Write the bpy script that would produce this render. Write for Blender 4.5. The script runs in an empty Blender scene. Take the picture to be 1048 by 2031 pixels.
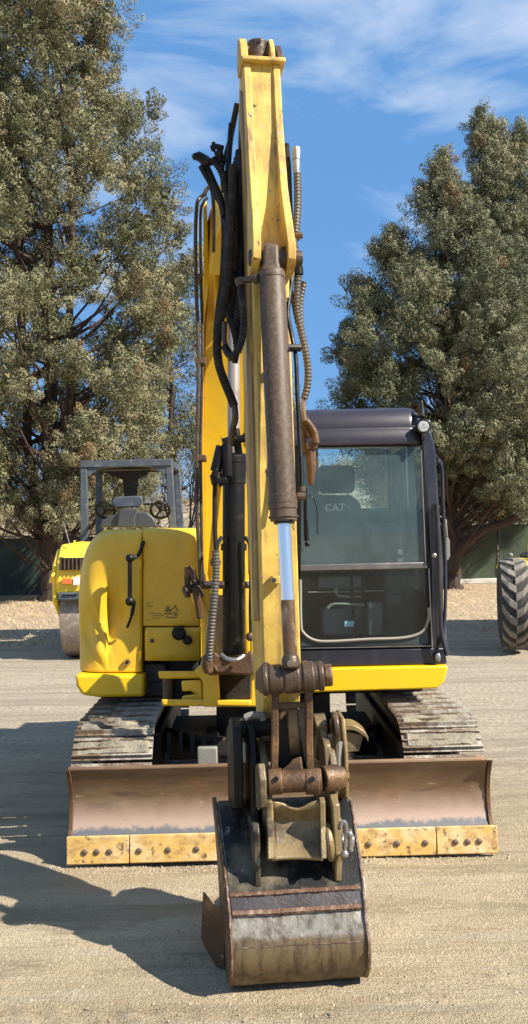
import bpy, math, random
import numpy as np
from mathutils import Vector, Matrix, noise as mn
R = math.radians
sc = bpy.context.scene
# ---------------------------------------------------------------- camera, world, sun, exposure
F, CX, CY = 1716.0, 524.0, 1015.5
CAMH, PITCH, ROLL = 1.73, 1.55, -1.2
RM = Matrix.Rotation(R(90 + PITCH), 3, 'X') @ Matrix.Rotation(R(ROLL), 3, 'Z')
cd = bpy.data.cameras.new('camera'); cam = bpy.data.objects.new('camera', cd)
sc.collection.objects.link(cam); sc.camera = cam
cd.sensor_fit = 'VERTICAL'; cd.sensor_height = 24; cd.lens = 24 * F / 2031
cd.clip_start = .05; cd.clip_end = 2000
cam.matrix_world = Matrix.Translation((0, 0, CAMH)) @ RM.to_4x4()
SUN_A, SUN_B = 1.0, .53                       # metres a shadow runs left / away per metre of height
sun_dir = Vector((SUN_A, -SUN_B, 1)).normalized()
elev = math.asin(sun_dir.z)
w = bpy.data.worlds.new('World'); sc.world = w; w.use_nodes = True
nt = w.node_tree; nt.nodes.clear()
wo = nt.nodes.new('ShaderNodeOutputWorld'); bg = nt.nodes.new('ShaderNodeBackground')
sky = nt.nodes.new('ShaderNodeTexSky'); sky.sky_type = 'NISHITA'; sky.sun_disc = False
sky.sun_elevation = elev; sky.sun_rotation = math.atan2(SUN_A, -SUN_B)
sky.altitude = 1500; sky.air_density = 1.1; sky.dust_density = .05; sky.ozone_density = 2.2
bg.inputs[1].default_value = .05
tc = nt.nodes.new('ShaderNodeTexCoord')
mp = nt.nodes.new('ShaderNodeMapping'); mp.inputs['Scale'].default_value = (1.1, 1.1, 4.2); mp.inputs['Rotation'].default_value = (0, R(24), R(8))
n1 = nt.nodes.new('ShaderNodeTexNoise'); n1.inputs['Scale'].default_value = 2.1; n1.inputs['Detail'].default_value = 9; n1.inputs['Roughness'].default_value = .56
n1.inputs['Distortion'].default_value = .6
mp.inputs['Location'].default_value = (2.9, 8.3, 5.1)
cr = nt.nodes.new('ShaderNodeValToRGB'); cr.color_ramp.elements[0].position = .46; cr.color_ramp.elements[1].position = .72
cr.color_ramp.elements[0].color = (0, 0, 0, 1); cr.color_ramp.elements[1].color = (.85, .85, .85, 1)
mx = nt.nodes.new('ShaderNodeMix'); mx.data_type = 'RGBA'; mx.inputs[7].default_value = (9.4, 10.0, 11.0, 1)
L = nt.links.new
L(tc.outputs['Generated'], mp.inputs[0]); L(mp.outputs[0], n1.inputs['Vector']); L(n1.outputs[0], cr.inputs[0])
L(cr.outputs[0], mx.inputs[0]); ve = nt.nodes.new('ShaderNodeMix'); ve.data_type = 'RGBA'; ve.inputs[0].default_value = .68; ve.inputs[7].default_value = (1.7, 4.5, 9.3, 1); L(sky.outputs[0], ve.inputs[6]); L(ve.outputs[2], mx.inputs[6]); L(mx.outputs[2], bg.inputs[0]); L(bg.outputs[0], wo.inputs[0])
sd = bpy.data.lights.new('sun', 'SUN'); sd.energy = 5.0; sd.angle = R(.5); sd.color = (1, .93, .82)
so = bpy.data.objects.new('sun', sd); sc.collection.objects.link(so); so.location = (6, -6, 12)
so.rotation_euler = sun_dir.to_track_quat('Z', 'Y').to_euler()
vs = sc.view_settings; vs.view_transform = 'Standard'; vs.look = 'None'; vs.exposure = 1.0; vs.gamma = 1; vs.use_curve_mapping = False
sc.cycles.max_bounces = 6; sc.cycles.transparent_max_bounces = 12

# ---------------------------------------------------------------- helpers
def P(px, py, D):
    d = RM @ Vector(((px - CX) / F, -(py - CY) / F, -1.0)); d = d * (D / d.y)
    return Vector((d.x, d.y, d.z + CAMH))
def G(px, py, z=0):
    d = RM @ Vector(((px - CX) / F, -(py - CY) / F, -1.0)); d = d * ((z - CAMH) / d.z)
    return Vector((d.x, d.y, d.z + CAMH))
def Z(py, D, px=545): return P(px, py, D).z

class MB:
    def __init__(s): s.v = []; s.f = []
    def add(s, vs, fs):
        o = len(s.v); s.v += [tuple(v) for v in vs]; s.f += [tuple(i + o for i in f) for f in fs]; return s
    def box(s, lo, hi, M=None):
        x0, y0, z0 = lo; x1, y1, z1 = hi
        vs = [Vector(p) for p in ((x0,y0,z0),(x1,y0,z0),(x1,y1,z0),(x0,y1,z0),(x0,y0,z1),(x1,y0,z1),(x1,y1,z1),(x0,y1,z1))]
        if M: vs = [M @ v for v in vs]
        return s.add(vs, [(0,3,2,1),(4,5,6,7),(0,1,5,4),(1,2,6,5),(2,3,7,6),(3,0,4,7)])
    def hexa(s, a, b):          # two quads of 4 points
        return s.add(list(a) + list(b), [(0,3,2,1),(4,5,6,7),(0,1,5,4),(1,2,6,5),(2,3,7,6),(3,0,4,7)])
    def prism(s, a, b):         # two matching polygons
        n = len(a)
        return s.add(list(a) + list(b), [tuple(range(n))[::-1], tuple(range(n, 2*n))] + [(i, (i+1) % n, n+(i+1) % n, n+i) for i in range(n)])
    def cyl(s, p, q, r, n=16, r2=None, cap=True):
        p = Vector(p); q = Vector(q); r2 = r if r2 is None else r2
        return s.tube([p, q], [r, r2], n, cap)
    def tube(s, pts, r, n=10, cap=True):
        pts = [Vector(p) for p in pts]; rs = r if isinstance(r, (list, tuple)) else [r] * len(pts)
        t0 = (pts[1] - pts[0]).normalized()
        up = Vector((0, 0, 1)) if abs(t0.z) < .9 else Vector((1, 0, 0))
        u = t0.cross(up).normalized(); vs = []; N = len(pts)
        for i, p in enumerate(pts):
            t = (pts[min(i+1, N-1)] - pts[max(i-1, 0)])
            t = t.normalized() if t.length > 1e-9 else t0
            u = (u - t * u.dot(t)); u = u.normalized() if u.length > 1e-6 else t.orthogonal().normalized()
            v = t.cross(u)
            for k in range(n):
                a = 2 * math.pi * k / n
                vs.append(p + (u * math.cos(a) + v * math.sin(a)) * rs[i])
        fs = [(i*n+k, i*n+(k+1) % n, (i+1)*n+(k+1) % n, (i+1)*n+k) for i in range(N-1) for k in range(n)]
        if cap: fs += [tuple(range(n))[::-1], tuple(range((N-1)*n, N*n))]
        return s.add(vs, fs)
    def loft(s, rings, cap=True):
        n = len(rings[0]); vs = [p for r_ in rings for p in r_]; N = len(rings)
        fs = [(i*n+k, i*n+(k+1) % n, (i+1)*n+(k+1) % n, (i+1)*n+k) for i in range(N-1) for k in range(n)]
        if cap: fs += [tuple(range(n))[::-1], tuple(range((N-1)*n, N*n))]
        return s.add(vs, fs)
    def ball(s, c, r, n=10, m=6, sq=(1,1,1)):
        rings = []
        for j in range(1, m):
            a = math.pi * j / m
            rings.append([Vector(c) + Vector((r*sq[0]*math.sin(a)*math.cos(2*math.pi*k/n), r*sq[1]*math.sin(a)*math.sin(2*math.pi*k/n), r*sq[2]*math.cos(a))) for k in range(n)])
        return s.loft(rings)
    def build(s, name, m, parent=None, bevel=0, smooth=None, seg=2, loc=None):
        me = bpy.data.meshes.new(name)
        o = bpy.data.objects.new(name, me)
        off = Vector((0,0,0))
        if parent is not None: off = wloc(parent)
        elif loc is not None: off = Vector(loc)
        if loc is not None and parent is not None: off = Vector(loc)
        me.from_pydata([(v[0]-off.x, v[1]-off.y, v[2]-off.z) for v in s.v], [], s.f)
        me.update()
        bm_fix(me)
        if m: me.materials.append(m)
        o.parent = parent
        o.location = off - (wloc(parent) if parent is not None else Vector((0,0,0)))
        o['wl'] = list(off)
        sc.collection.objects.link(o)
        if smooth is None: smooth = True
        if smooth:
            me.shade_smooth()
            try: me.set_sharp_from_angle(angle=R(32))
            except Exception: pass
        if bevel:
            b = o.modifiers.new('bevel', 'BEVEL'); b.width = bevel; b.segments = seg; b.limit_method = 'ANGLE'; b.angle_limit = R(35)
            b.harden_normals = False
        return o
import bmesh
def bm_fix(me):
    b = bmesh.new(); b.from_mesh(me); bmesh.ops.recalc_face_normals(b, faces=b.faces); b.to_mesh(me); b.free()
def wloc(o): return Vector(o['wl'])
def empty(name, loc, label=None, cat=None, group=None):
    o = bpy.data.objects.new(name, None); o.location = loc; o['wl'] = list(loc); o.empty_display_size = .2
    sc.collection.objects.link(o)
    return tag(o, label, cat, group)
def tag(o, label=None, cat=None, group=None, kind=None):
    if label: o['label'] = label
    if cat: o['category'] = cat
    if group: o['group'] = group
    if kind: o['kind'] = kind
    return o
def part(name, mesh, parent, loc, M=None):
    o = bpy.data.objects.new(name, mesh); o.parent = parent; o.location = Vector(loc) - wloc(parent); o['wl'] = list(loc)
    if M is not None: o.rotation_euler = M.to_euler()
    sc.collection.objects.link(o); return o
def spline(pts, k=6):
    pts = [Vector(p) for p in pts]
    if len(pts) < 3:
        return [pts[0].lerp(pts[1], i / k) for i in range(k+1)]
    out = []; q = [pts[0]*2 - pts[1]] + pts + [pts[-1]*2 - pts[-2]]
    for i in range(1, len(q) - 2):
        for j in range(k):
            t = j / k; a, b, c, d = q[i-1], q[i], q[i+1], q[i+2]
            out.append(.5*((2*b) + (c-a)*t + (2*a-5*b+4*c-d)*t*t + (3*b-a-3*c+d)*t**3))
    out.append(pts[-1]); return out
def resample(pts, step):
    out = [pts[0]]; acc = 0
    for a, b in zip(pts, pts[1:]):
        l = (b-a).length; d = step - acc
        while d <= l: out.append(a.lerp(b, d/l)); d += step
        acc = (acc + l) % step if l else acc
    out.append(pts[-1]); return out
def hose(name, pts, r, m, parent, ribs=0, n=10, k=7):
    c = spline(pts, k); b = MB()
    if ribs:
        c = resample(c, ribs / 4); rs = [r * (1 + .09 * (1 if i % 4 in (0, 1) else -1)) for i in range(len(c))]
        b.tube(c, rs, n)
    else: b.tube(c, r, n)
    return b.build(name, m, parent)
def PP(lst): return [P(*t) for t in lst]

# ---------------------------------------------------------------- materials
def mat(name, base, rough=.6, metal=0, layers=(), bump=0, bscale=40, spec=.5, coat=0, zl=None, rvar=0):
    m = bpy.data.materials.new(name); m.use_nodes = True; n = m.node_tree; N = n.nodes; l = n.links.new
    b = N['Principled BSDF']; b.inputs['Roughness'].default_value = rough; b.inputs['Metallic'].default_value = metal
    b.inputs['Specular IOR Level'].default_value = spec
    if coat: b.inputs['Coat Weight'].default_value = coat; b.inputs['Coat Roughness'].default_value = .2
    t = N.new('ShaderNodeTexCoord'); cur = None
    rgb = N.new('ShaderNodeRGB'); rgb.outputs[0].default_value = (*base, 1); cur = rgb.outputs[0]
    for i, ly in enumerate(layers):
        col, scale, lo, hi = ly[:4]; st = ly[4] if len(ly) > 4 else (1, 1, 1); det = ly[5] if len(ly) > 5 else 8
        mpn = N.new('ShaderNodeMapping'); mpn.inputs['Scale'].default_value = st; mpn.inputs['Location'].default_value = (i*3.7, i*1.3, i*2.1)
        no = N.new('ShaderNodeTexNoise'); no.inputs['Scale'].default_value = scale; no.inputs['Detail'].default_value = det; no.inputs['Roughness'].default_value = .65
        rp = N.new('ShaderNodeMapRange'); rp.inputs[1].default_value = lo; rp.inputs[2].default_value = hi
        mi = N.new('ShaderNodeMix'); mi.data_type = 'RGBA'; mi.inputs[7].default_value = (*col, 1)
        l(t.outputs['Object'], mpn.inputs[0]); l(mpn.outputs[0], no.inputs['Vector']); l(no.outputs[0], rp.inputs[0])
        l(rp.outputs[0], mi.inputs[0]); l(cur, mi.inputs[6]); cur = mi.outputs[2]
    l(cur, b.inputs['Base Color'])
    if rvar:
        no = N.new('ShaderNodeTexNoise'); no.inputs['Scale'].default_value = 7; no.inputs['Detail'].default_value = 6
        rp = N.new('ShaderNodeMapRange'); rp.inputs[1].default_value = .3; rp.inputs[2].default_value = .7
        rp.inputs[3].default_value = max(.05, rough - rvar); rp.inputs[4].default_value = min(1, rough + rvar)
        l(t.outputs['Object'], no.inputs['Vector']); l(no.outputs[0], rp.inputs[0]); l(rp.outputs[0], b.inputs['Roughness'])
    if bump:
        no = N.new('ShaderNodeTexNoise'); no.inputs['Scale'].default_value = bscale; no.inputs['Detail'].default_value = 6
        bu = N.new('ShaderNodeBump'); bu.inputs['Strength'].default_value = bump; bu.inputs['Distance'].default_value = .01
        l(t.outputs['Object'], no.inputs['Vector']); l(no.outputs[0], bu.inputs['Height']); l(bu.outputs[0], b.inputs['Normal'])
    return m
DIRT = (.20, .145, .09)
M = {}
M['yellow'] = mat('yellow_paint', (.74, .45, .018), .42, 0, [((.62, .38, .03), 3, .42, .75), ((.34, .23, .06), 5, .60, .85, (3, 3, .5)), (DIRT, 26, .63, .78), ((.10, .05, .02), 70, .68, .72)], .05, 90, coat=.15, rvar=.12)
M['skirtyellow'] = mat('clean_yellow_paint', (.80, .50, .008), .35, 0, [((.60, .38, .04), 5, .55, .85)], .03, 60, coat=.2, rvar=.1)
M['stick'] = mat('faded_yellow_paint', (.66, .46, .10), .5, 0, [((.46, .29, .06), 4, .40, .64), ((.20, .125, .055), 7, .49, .70, (2.5, 2.5, .45)), ((.07, .035, .018), 34, .62, .66, (1, 1, .5)), ((.30, .27, .24), 16, .67, .69)], .1, 70, rvar=.12)
M['boom'] = mat('boom_yellow_paint', (.70, .42, .012), .42, 0, [((.55, .34, .03), 4, .5, .8), ((.14, .09, .05), 8, .62, .75, (2, 2, .5)), ((.10, .05, .02), 55, .68, .71)], .05, 90, coat=.1, rvar=.12)
M['barrel'] = mat('dusty_brown_barrel', (.075, .050, .032), .5, 0, [((.14, .10, .068), 60, .45, .7), ((.06, .042, .028), 6, .5, .75, (2, 2, .6))], .12, 260, spec=.3)
M['chrome'] = mat('chrome', (.86, .86, .88), .22, 1)
M['rodbrown'] = mat('rusty_rod', (.15, .085, .05), .35, .55, [((.42, .33, .24), 25, .5, .7, (1, 1, .3)), ((.09, .055, .035), 14, .55, .7)], .2, 120)
M['grime_shade'] = mat('grimy_shaded_flank_paint', (.30, .19, .05), .6, 0, [((.13, .085, .04), 5, .42, .62, (2, 2, .5)), ((.45, .30, .06), 7, .6, .72)], .1, 60)  # dirt plus the left flank's shade, both put into the colour
M['black'] = mat('black_paint', (.007, .0065, .006), .42, 0, [((.05, .042, .035), 11, .56, .8)], .06, 90, rvar=.12, spec=.25)
M['cab'] = mat('cab_black_paint', (.014, .015, .022), .28, 0, [((.045, .042, .048), 5, .45, .8)], .02, 60, coat=.3)
M['roof'] = mat('cab_roof_paint', (.022, .019, .028), .38, 0, [((.055, .048, .055), 5, .5, .85, (1, 1, 3))], .03, 60)
M['rubber'] = mat('rubber_hose', (.014, .013, .012), .5, 0, [((.07, .055, .04), 18, .52, .78)], .15, 200, spec=.25)
M['sleeve'] = mat('woven_sleeve', (.03, .025, .02), .8, 0, [((.10, .078, .055), 20, .48, .78)], .5, 420, spec=.2)
M['grey_hose'] = mat('grey_ribbed_hose', (.085, .072, .058), .5, .1, [((.12, .10, .08), 12, .5, .75)], .1, 100)
M['steel'] = mat('dull_steel', (.36, .35, .33), .35, .8, [((.16, .12, .09), 14, .52, .75)], .1, 100)
M['rust'] = mat('rusty_brown_steel', (.11, .058, .028), .55, .3, [((.24, .135, .055), 7, .48, .66), ((.035, .024, .018), 5, .45, .68), ((.28, .23, .17), 30, .62, .72)], .35, 70)
M['rustbrown'] = mat('brown_pin_steel', (.085, .058, .038), .42, .4, [((.22, .17, .12), 12, .54, .74), ((.22, .10, .04), 16, .60, .72), ((.035, .026, .02), 6, .48, .68)], .25, 90)
M['coupler'] = mat('tan_steel', (.19, .135, .06), .42, .15, [((.29, .23, .13), 6, .48, .72), ((.055, .038, .024), 7, .48, .66), ((.25, .12, .05), 22, .66, .7)], .2, 70)
M['bucketblack'] = mat('worn_black_bucket_paint', (.013, .0125, .012), .42, 0, [((.17, .14, .09), 3.4, .47, .62), ((.33, .31, .27), 13, .62, .72), ((.16, .09, .05), 20, .66, .72)], .15, 60, rvar=.12, spec=.3)
M['bucket'] = mat('worn_bucket_steel', (.20, .165, .12), .42, .4, [((.075, .055, .035), 3.2, .44, .66), ((.46, .43, .38), 8, .58, .70, (1, 1, .6)), ((.09, .07, .05), 20, .6, .7, (3, 3, .6)), ((.26, .14, .07), 15, .66, .74)], .22, 45, rvar=.12)
M['strip'] = mat('blue_grey_steel_strip', (.075, .066, .066), .42, .4, [((.04, .033, .03), 6, .48, .68), ((.24, .20, .18), 18, .6, .7), ((.13, .07, .04), 12, .6, .7)], .2, 80)
M['weld'] = mat('rusty_weld', (.13, .068, .04), .6, .2, [((.38, .27, .2), 25, .5, .7), ((.10, .05, .03), 15, .5, .7)], .5, 160)
M['cutedge'] = mat('worn_yellow_cutting_edge', (.60, .38, .11), .55, .05, [((.70, .54, .30), 7, .46, .66), ((.30, .16, .07), 9, .50, .68, (1, 1, 1.6)), ((.14, .075, .04), 24, .56, .66), ((.45, .38, .30), 15, .60, .70)], .2, 70)
M['bolt'] = mat('bolt_steel', (.20, .15, .11), .5, .5, [((.10, .07, .05), 14, .5, .7)], .2, 90)
M['shoe'] = mat('muddy_track_steel', (.14, .095, .06), .65, .2, [((.36, .33, .27), 7, .46, .62), ((.19, .13, .085), 5, .58, .7, (1, 4, 4)), ((.09, .075, .06), 22, .6, .72)], .8, 40)
M['mud'] = mat('packed_grey_mud', (.25, .22, .155), .95, 0, [((.14, .125, .10), 12, .45, .65), ((.34, .32, .27), 6, .55, .75)], .9, 60)
M['under'] = mat('greasy_black_undercarriage', (.016, .014, .012), .6, 0, [((.06, .046, .034), 7, .5, .75)], .3, 50)
M['lgrey'] = mat('light_grey_dusty_steel', (.22, .21, .18), .6, .1, [((.2, .18, .14), 12, .5, .7)], .2, 60)
M['interior'] = mat('cab_interior_plastic', (.045, .055, .06), .6)
M['panel'] = mat('cab_interior_panel', (.12, .135, .13), .7, 0, [((.08, .085, .08), 8, .5, .7)])
M['seatf'] = mat('dark_seat_fabric', (.02, .024, .032), .9, 0, [((.035, .04, .05), 14, .5, .7)], .3, 150)
M['white'] = mat('white_print', (.62, .62, .60), .6)
M['label'] = mat('pale_blue_label', (.35, .62, .66), .6)
M['decal'] = mat('black_print', (.03, .026, .02), .6)
M['oldprint'] = mat('worn_decal_print', (.22, .14, .03), .6)
M['lens'] = mat('lamp_lens', (.55, .55, .52), .15, .3, [((.25, .25, .25), 90, .45, .6)])
M['grey_paint'] = mat('grey_rops_paint', (.055, .068, .082), .5, 0, [((.17, .17, .17), 8, .5, .8)])
M['rollery'] = mat('bright_yellow_roller_paint', (.80, .55, .035), .5, 0, [((.66, .50, .05), 6, .55, .8)])
M['drum'] = mat('dusty_steel_drum', (.25, .20, .15), .55, .3, [((.26, .21, .165), 5, .4, .7), ((.42, .38, .33), 12, .5, .7)], .1, 30)
M['tyre'] = mat('dusty_tyre_rubber', (.215, .19, .155), .9, 0, [((.13, .115, .095), 6, .4, .7)], .2, 50)
M['tyredark'] = mat('black_tyre_rubber', (.03, .028, .025), .85, 0, [((.12, .105, .085), 8, .5, .8)], .2, 50)
M['amber'] = mat('orange_lens', (.65, .16, .04), .3)
M['bark'] = mat('reddish_juniper_bark', (.06, .038, .027), .95, 0, [((.15, .08, .05), 5, .52, .72, (4, 4, .4)), ((.035, .022, .016), 7, .45, .65, (5, 5, .3)), ((.22, .16, .12), 9, .66, .76, (5, 5, .4))], 1, 20)
M['twig'] = mat('grey_bare_twigs', (.20, .165, .13), .9, 0, [((.12, .095, .075), 5, .4, .7)])
M['screen'] = mat('shaded_green_privacy_mesh', (.028, .05, .042), .8, 0, [((.05, .085, .065), 1.6, .45, .7), ((.014, .022, .02), 2.3, .5, .68)], .3, 3)  # tree shade over the left fence is put into this darker colour
M['screen_lit'] = mat('sunlit_olive_privacy_mesh', (.085, .11, .05), .8, 0, [((.06, .11, .06), 1.6, .45, .7), ((.04, .045, .03), 2.3, .5, .68)], .3, 3)  # lighter olive copy: sunlight on the right fence put into the colour
M['galv'] = mat('galvanised_steel', (.30, .31, .32), .5, .6)
M['wire'] = mat('dark_fence_wire', (.10, .105, .10), .5, .6)
M['concrete'] = mat('pale_concrete_kerb', (.55, .52, .46), .9, 0, [((.38, .34, .28), 4, .5, .7)], .3, 20)
M['hill'] = mat('dry_hillside', (.36, .29, .20), .98, 0, [((.22, .18, .12), .35, .42, .6), ((.12, .115, .07), .8, .52, .64), ((.46, .39, .28), 1.6, .56, .7)], .5, 1)
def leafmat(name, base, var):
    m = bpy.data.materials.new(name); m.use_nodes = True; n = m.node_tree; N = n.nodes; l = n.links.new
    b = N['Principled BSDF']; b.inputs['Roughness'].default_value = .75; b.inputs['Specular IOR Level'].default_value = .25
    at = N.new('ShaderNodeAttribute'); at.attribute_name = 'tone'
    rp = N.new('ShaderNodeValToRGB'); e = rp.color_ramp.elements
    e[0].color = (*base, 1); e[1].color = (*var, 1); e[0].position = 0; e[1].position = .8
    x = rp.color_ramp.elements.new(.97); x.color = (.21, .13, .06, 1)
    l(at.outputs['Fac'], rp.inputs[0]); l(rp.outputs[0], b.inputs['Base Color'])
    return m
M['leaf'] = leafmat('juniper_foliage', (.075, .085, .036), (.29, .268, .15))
M['leafb'] = leafmat('blue_green_foliage', (.07, .085, .042), (.26, .255, .15))
def glass(name, tint, dust, dust_hazecol, rough=.03):
    m = bpy.data.materials.new(name); m.use_nodes = True; n = m.node_tree; N = n.nodes; l = n.links.new; N.clear()
    o = N.new('ShaderNodeOutputMaterial'); t = N.new('ShaderNodeBsdfTransparent'); t.inputs[0].default_value = (*tint, 1)
    g = N.new('ShaderNodeBsdfGlossy'); g.inputs['Roughness'].default_value = rough; fr = N.new('ShaderNodeFresnel'); fr.inputs[0].default_value = 1.5
    d = N.new('ShaderNodeBsdfDiffuse'); d.inputs[0].default_value = (*dust_hazecol, 1)
    tcn = N.new('ShaderNodeTexCoord'); no = N.new('ShaderNodeTexNoise'); no.inputs['Scale'].default_value = 3.5; no.inputs['Detail'].default_value = 8
    rp = N.new('ShaderNodeMapRange'); rp.inputs[1].default_value = .3; rp.inputs[2].default_value = .75; rp.inputs[3].default_value = dust*.7; rp.inputs[4].default_value = dust*1.35
    l(tcn.outputs['Object'], no.inputs['Vector']); l(no.outputs[0], rp.inputs[0])
    a = N.new('ShaderNodeMixShader'); l(rp.outputs[0], a.inputs[0]); l(t.outputs[0], a.inputs[1]); l(d.outputs[0], a.inputs[2])
    c = N.new('ShaderNodeMixShader'); l(fr.outputs[0], c.inputs[0]); l(a.outputs[0], c.inputs[1]); l(g.outputs[0], c.inputs[2]); l(c.outputs[0], o.inputs[0])
    return m
M['glassu'] = glass('dusty_hazed_tinted_glass', (.80, .94, .95), .17, (.28, .42, .43))  # teal dust film also carries reflected haze painted into its colour
M['glassl'] = glass('clear_tinted_glass', (.85, .93, .92), .02, (.3, .36, .36))
M['glassb'] = glass('rear_glass', (.85, .94, .93), .05, (.4, .45, .42))

# ground material
def groundmat():
    m = bpy.data.materials.new('dirt_and_gravel'); m.use_nodes = True; n = m.node_tree; N = n.nodes; l = n.links.new
    b = N['Principled BSDF']; b.inputs['Roughness'].default_value = .95; b.inputs['Specular IOR Level'].default_value = .2
    t = N.new('ShaderNodeTexCoord'); sx = N.new('ShaderNodeSeparateXYZ'); l(t.outputs['Object'], sx.inputs[0])
    def noise(s, st=(1,1,1), d=8, r=.6):
        mpn = N.new('ShaderNodeMapping'); mpn.inputs['Scale'].default_value = st; no = N.new('ShaderNodeTexNoise')
        no.inputs['Scale'].default_value = s; no.inputs['Detail'].default_value = d; no.inputs['Roughness'].default_value = r
        l(t.outputs['Object'], mpn.inputs[0]); l(mpn.outputs[0], no.inputs['Vector']); return no.outputs[0]
    def rng(x, a, b_, c=0, d=1):
        r_ = N.new('ShaderNodeMapRange'); r_.inputs[1].default_value = a; r_.inputs[2].default_value = b_; r_.inputs[3].default_value = c; r_.inputs[4].default_value = d
        l(x, r_.inputs[0]); return r_.outputs[0]
    def math_(op, x, y):
        q = N.new('ShaderNodeMath'); q.operation = op
        for i, v in enumerate((x, y)):
            if isinstance(v, (int, float)): q.inputs[i].default_value = v
            else: l(v, q.inputs[i])
        return q.outputs[0]
    def mixc(f, a, b_):
        q = N.new('ShaderNodeMix'); q.data_type = 'RGBA'; l(f, q.inputs[0])
        for i, v in ((6, a), (7, b_)):
            if isinstance(v, tuple): q.inputs[i].default_value = (*v, 1)
            else: l(v, q.inputs[i])
        return q.outputs[2]
    dirt = mixc(rng(noise(1.1, (.5, 1.6, 1)), .35, .68), (.36, .285, .18), (.465, .38, .255))
    dirt = mixc(rng(noise(6, (.25, 2.2, 1)), .5, .7), dirt, (.33, .255, .165))
    dirt = mixc(rng(noise(2.6, (.35, 2.6, 1), 9, .7), .54, .62), dirt, (.40, .335, .235))
    dirt = mixc(rng(noise(1.9, (.6, 1.8, 1), 9, .7), .56, .68), dirt, (.27, .205, .135))
    dirt = mixc(rng(noise(75, (1,1,1), 4), .60, .72), dirt, (.22, .17, .115))
    grav = mixc(rng(noise(26, (1,1,1), 6), .38, .66), (.29, .235, .165), (.54, .46, .345))
    grav = mixc(rng(noise(1.2), .5, .75), grav, (.40, .34, .26))
    straw = mixc(rng(noise(9, (1,1,1), 8), .4, .65), (.30, .22, .135), (.54, .43, .29))
    wob = math_('MULTIPLY', math_('SUBTRACT', noise(.5, (1,1,1), 6), .5), 3.4)
    yy = math_('ADD', sx.outputs[1], wob)
    grav = mixc(rng(noise(1.3, (.14, 2.6, 1), 9, .65), .46, .62), grav, (.30, .25, .185))
    dirt = mixc(rng(noise(1.6, (.12, 2.4, 1), 9, .65), .52, .64), dirt, (.28, .222, .14))
    f1 = rng(math_('ADD', yy, math_('MULTIPLY', sx.outputs[0], .35)), 5.4, 7.2)
    f2 = rng(yy, 12.5, 19.0)
    c = mixc(f1, dirt, grav); c = mixc(f2, c, straw)
    l(c, b.inputs['Base Color'])
    bu = N.new('ShaderNodeBump'); bu.inputs['Strength'].default_value = 1; bu.inputs['Distance'].default_value = .022
    h = math_('ADD', math_('MULTIPLY', noise(55, (1,1,1), 6, .7), .5), math_('MULTIPLY', noise(9, (.4, 1.6, 1), 5), .8))
    h = math_('ADD', h, math_('MULTIPLY', rng(noise(130, (1,1,1), 2), .5, .7), .25))
    l(h, bu.inputs['Height']); l(bu.outputs[0], b.inputs['Normal'])
    return m
M['ground'] = groundmat()

# ---------------------------------------------------------------- ground, hillside
def graded(a, b, step, far, g=1.22):
    xs = list(np.arange(a, b + 1e-6, step)); s = step; x = b
    while x < far: s *= g; x += s; xs.append(x)
    s = step; x = a; pre = []
    while x > -far: s *= g; x -= s; pre.append(x)
    return np.array(pre[::-1] + xs)
def gheight(x, y):
    d = math.hypot(x, y - 5)
    if d > 60: return 0.0
    k = 1.0 if y < 8 else max(.0, 1 - (y - 8) / 30)
    h = .016 * mn.noise(Vector((x * .9, y * 2.6, 0))) + .012 * mn.noise(Vector((x * 3, y * 7, 3))) + .004 * mn.noise(Vector((x * 9, y * 13, 5)))
    if 2.0 < y < 5 and abs(y - 3.45 - .05*math.sin(x)) < .22 and x > .7:
        h -= .008 * math.cos((y - 3.45) / .22 * math.pi / 2) * (1 if math.sin(y * 70 + x * 8) > 0 else .4)
    for y0_, x0_, x1_ in ((3.52, .75, 9), (4.12, .9, 9), (3.05, -9, .2), (6.3, 1.6, 9)):
        yc_ = y0_ + .07*math.sin(x*.8 + y0_); d_ = abs(y - yc_)
        if d_ < .19 and x0_ < x < x1_:
            f_ = min(1, (.19-d_)/.05)*min(1, (x-x0_)*3)*(.5 + .5*mn.noise(Vector((x*1.5, y*2, 9)))); h -= .030*f_*(1 if math.sin((x + d_*.6)*46) > .1 else .30)
    return h * k
xs = graded(-3.2, 3.2, .035, 420); ys = graded(2.2, 7.6, .03, 520)
nv = len(xs); vv = [(x, y, gheight(x, y)) for y in ys for x in xs]
ff = [(j*nv+i, j*nv+i+1, (j+1)*nv+i+1, (j+1)*nv+i) for j in range(len(ys)-1) for i in range(nv-1)]
b = MB(); b.v = vv; b.f = ff; gr = b.build('ground', M['ground']); tag(gr, kind='structure')
rnd = random.Random(5)
def pebbles(name, n, xr, yr, sr, m, label, seed):
    rr = np.random.RandomState(seed); vs = []; fs = []
    base = [(1,0,0),(0,1,0),(-1,0,0),(0,-1,0),(0,0,1)]; bf = [(0,1,4),(1,2,4),(2,3,4),(3,0,4)]
    for i in range(n):
        x = rr.uniform(*xr); y = yr[0] + (yr[1]-yr[0]) * rr.rand()**1.3; s = sr[0] + (sr[1]-sr[0]) * rr.rand()**3; a = rr.rand() * 6.28
        z = gheight(x, y) - s*.1; o = len(vs)
        for p in base:
            q = (p[0]*math.cos(a) - p[1]*math.sin(a), p[0]*math.sin(a) + p[1]*math.cos(a))
            k = rr.uniform(.7, 1.2); vs.append((x + q[0]*s*k, y + q[1]*s*k*.8, z + p[2]*s*.65*k))
        fs += [tuple(o+t_ for t_ in f) for f in bf]
    b = MB(); b.v = vs; b.f = fs
    return tag(b.build(name, m, smooth=False), label, 'gravel', kind='stuff')
M['stone'] = mat('pale_pebble', (.36, .305, .235), .9, 0, [((.26, .21, .16), 6, .45, .6)])
M['clod'] = mat('brown_clod', (.25, .20, .13), .95, 0, [((.36, .30, .21), 4, .45, .6)])
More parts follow.
